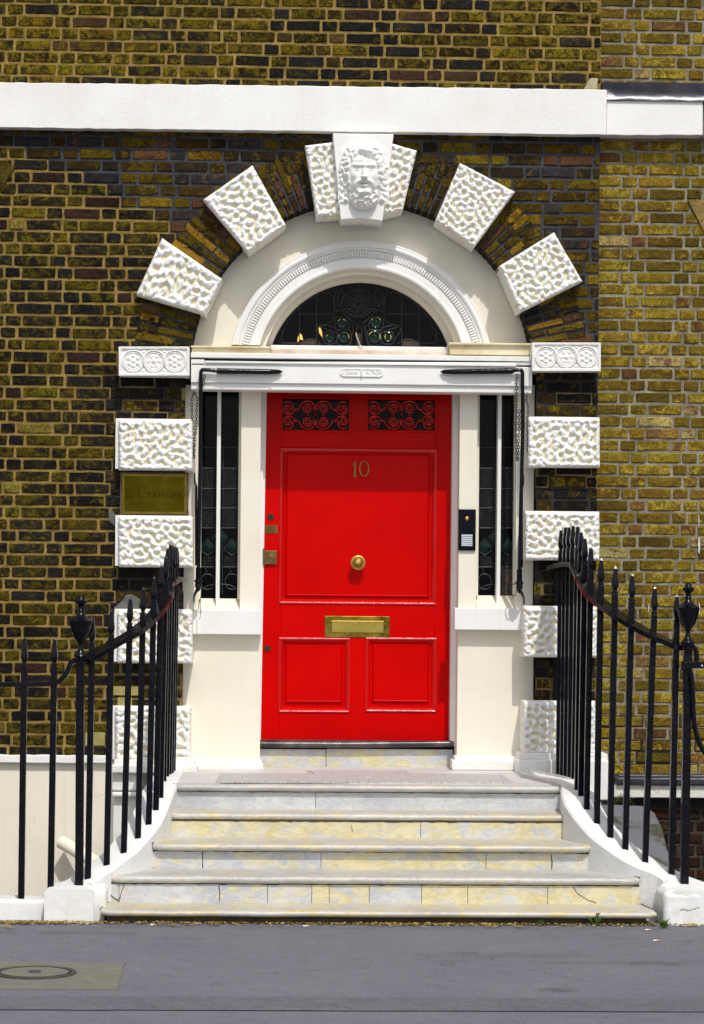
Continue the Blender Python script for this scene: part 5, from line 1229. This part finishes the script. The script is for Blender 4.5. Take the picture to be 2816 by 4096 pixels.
# ================================================================= plaque and entry panel
pq = thing('name_plaque', 'tarnished brass name plaque between the left rusticated blocks', 'plaque')
MB().B(480, 1889, 753, 2061, -.045, .0).build('backing', simple('brown_backing', (.06, .035, .025), .6, (.11, .08, .05), 12), pq, bevel=.002)
A = R4(488, 1896, 747, 2056, -.055); b = MB(); b.box(A[0], A[1], -.055, -.04, A[2], A[3]); po = b.build('plate', PLAQUE_E, pq, bevel=.0015)
b = MB(); b.box(A[0]+.014, A[1]-.014, -.0556, -.05, A[2]+.014, A[3]-.014); b.build('dark_field', PLAQUE, pq)
c = P(618, 1982, -.055); fnt('D. L. TAFFNER', (c.x, c.z), .052, -.0562, brass_mat('engraved_letter', (.030, .022, .002), (.05, .04, .006), .6, 60), pq, 'lettering', .0004, .325, -.0003)
for u, v in ((494, 1904), (741, 1904), (494, 2048), (741, 2048)): MB().sphere(P(u, v, -.056), .003, 8).build('screw', PLAQUE_E, pq, smooth=True)
ip = thing('entry_phone', 'glossy black door entry panel with brass bell push beside the right window', 'entry phone')
MB().B(1833, 2037, 1903, 2202, .085, .12).build('panel', INTER, ip, bevel=.002)
c = P(1868, 2074, .084); b = MB(); b.lathe(c, [(.011, 0), (.011, .003), (.008, .005), (.0055, .003), (.005, .006), (.001, .007)], axis='Y', n=20); b.build('bell_push', BRASS, ip, smooth=True, angle=40)
for i in range(6):
    MB().B(1846, 2139+i*7.9, 1890, 2144.4+i*7.9, .078, .09).build('name_label', STEEL, ip, bevel=.0008)
MB().B(1843, 2135, 1893, 2187, .082, .09).build('label_frame', INTER, ip, bevel=.001)

# ================================================================= pipe, litter, weeds
pp = MB(); a = P(245, 3368, -.10); b_ = P(470, 3500, -.35); pp.tube([a, b_], .040, 20)
tag(pp.build('waste_pipe', CREAM, smooth=True, angle=50), 'cream painted pipe end slanting behind the left railing', 'pipe')
lt = MB(); random.seed(15)
def flake(p, s):
    a = random.uniform(0, 6.28); e1 = Vector((math.cos(a), math.sin(a), random.uniform(-.2, .5)))*s; e2 = Vector((-math.sin(a), math.cos(a), random.uniform(-.2, .5)))*s*random.uniform(.4, .9)
    lt.add([p, p+e1, p+e1+e2, p+e2*.9], [(0, 1, 2, 3)])
yfoot = YF[0]
for i in range(12000):
    x = random.uniform(-2.2, 2.15); 
    dens = .35+.65*max(0, math.sin(x*3.1+1)+.3*math.sin(x*11))
    if random.random() > dens: continue
    base = yfoot+.03 if -1.33 < x < 1.45 else (-2.50)
    y = base-abs(random.gauss(0, .045))+.02; flake(Vector((x, y, .004+random.uniform(0, .006))), random.uniform(.004, .014))
for i in range(260): flake(Vector((random.uniform(-2.1, 2.1), random.uniform(-4.8, -2.6), .006)), random.uniform(.003, .008))
for (u, v, k) in ((640, 3700, 70), (690, 3706, 60), (760, 3702, 60), (860, 3702, 70), (15, 3712, 40), (40, 3716, 40), (1960, 3712, 60), (2080, 3713, 60), (90, 3697, 90), (250, 3697, 60)):
    for i in range(k): p = G(u+random.gauss(0, 12), v+random.gauss(0, 2.2), 0); flake(Vector((p.x, p.y, .005+random.uniform(0, .012))), random.uniform(.004, .010))
for k in range(4):      # crumbs in the corners of the treads
    for (x, y) in ((BXX[k][0], YR[k]), (BXX[k][1], YR[k])):
        for i in range(16): flake(Vector((x+(1 if x < 0 else -1)*abs(random.gauss(0, .025)), y-abs(random.gauss(0, .012))-.004, ZS[k]+.003)), random.uniform(.003, .006))
for i in range(60): k = random.randint(0, 4); flake(Vector((random.uniform(-.95, 1.05), YR[k]-random.uniform(.02, .24), ZS[k]+.012)), .003)
for i in range(70): flake(Vector((random.choice([-1.0, 1.11])+random.gauss(0, .02), random.uniform(-1.1, -.25), ZS[4]+.012)), random.uniform(.003, .007))
tag(lt.build('flower_litter', LITTER), 'dry yellow blossom litter swept along the foot of the steps', 'litter', kind='stuff')
BG = 'cigarette butts on the pavement'
for (u, v, ang, lab) in ((325, 3691, .1, 'cigarette butt lying below the left plinth block'), (565, 3691, .5, 'bent cigarette butt among litter under the left end of the bottom step'), (612, 3700, .15, 'cigarette butt just right of the bent one under the left end of the bottom step'), (792, 3695, 0, 'cigarette butt on the brightest yellow litter left of the door line'), (1225, 3705, -.15, 'orange tipped cigarette butt on clean asphalt below the door'), (2625, 3763, .0, 'lone cigarette butt on the asphalt in front of the chipped block'), (2592, 3720, .2, 'cigarette butt beside the weed at the right end of the steps')):
    p = G(u, v, .004); t_ = thing('cigarette_butt', lab, 'cigarette butt', BG, loc=(p.x, p.y, .005)); t_.rotation_euler = (0, 0, ang)
    MB().tube([(-.016, 0, 0), (.004, 0, 0)], .004, 8).build('paper', BUTT, t_, smooth=True, angle=50); MB().tube([(.0042, 0, 0), (.017, 0, 0)], .0041, 8).build('filter', BUTT2, t_, smooth=True, angle=50)
def weed(p, h, n, lab, seed):
    r = random.Random(seed); t_ = thing('weed', lab, 'weed', 'weeds growing at the foot of the steps', loc=tuple(p)); L = MB(); S = MB()
    for i in range(n):
        a = r.uniform(0, 6.28); lean = r.uniform(.1, .7); top = Vector((math.cos(a)*lean*h, math.sin(a)*lean*h*.5, h*r.uniform(.4, 1))); S.tube([(0, 0, 0), top*.5, top], .0012, 4)
        for k in range(5):
            q = top*r.uniform(.35, 1.0); b = r.uniform(0, 6.28); s = r.uniform(.007, .014); e1 = Vector((math.cos(b), math.sin(b)*.6, r.uniform(-.3, .6)))*s; e2 = Vector((-math.sin(b), math.cos(b)*.6, r.uniform(-.2, .4)))*s*.5
            L.add([q, q+e1*.5+e2, q+e1*1.2, q+e1*.5-e2], [(0, 1, 2, 3)])
    S.build('stems', LEAF, t_); L.build('leaves', LEAF, t_)
p = G(2382, 3706); weed(Vector((p.x, YF[0]+.0, 0)), .07, 14, 'tall small green weed under the bottom step near its right end', 1)
p = G(2658, 3716); weed(Vector((p.x, p.y+.02, 0)), .05, 34, 'bushy green weed between the bottom step and the chipped white block', 2)
p = G(2158, 3704); weed(Vector((p.x, YF[0]+.0, 0)), .03, 7, 'tiny green sprig under the bottom step, leftmost of the weeds', 3)
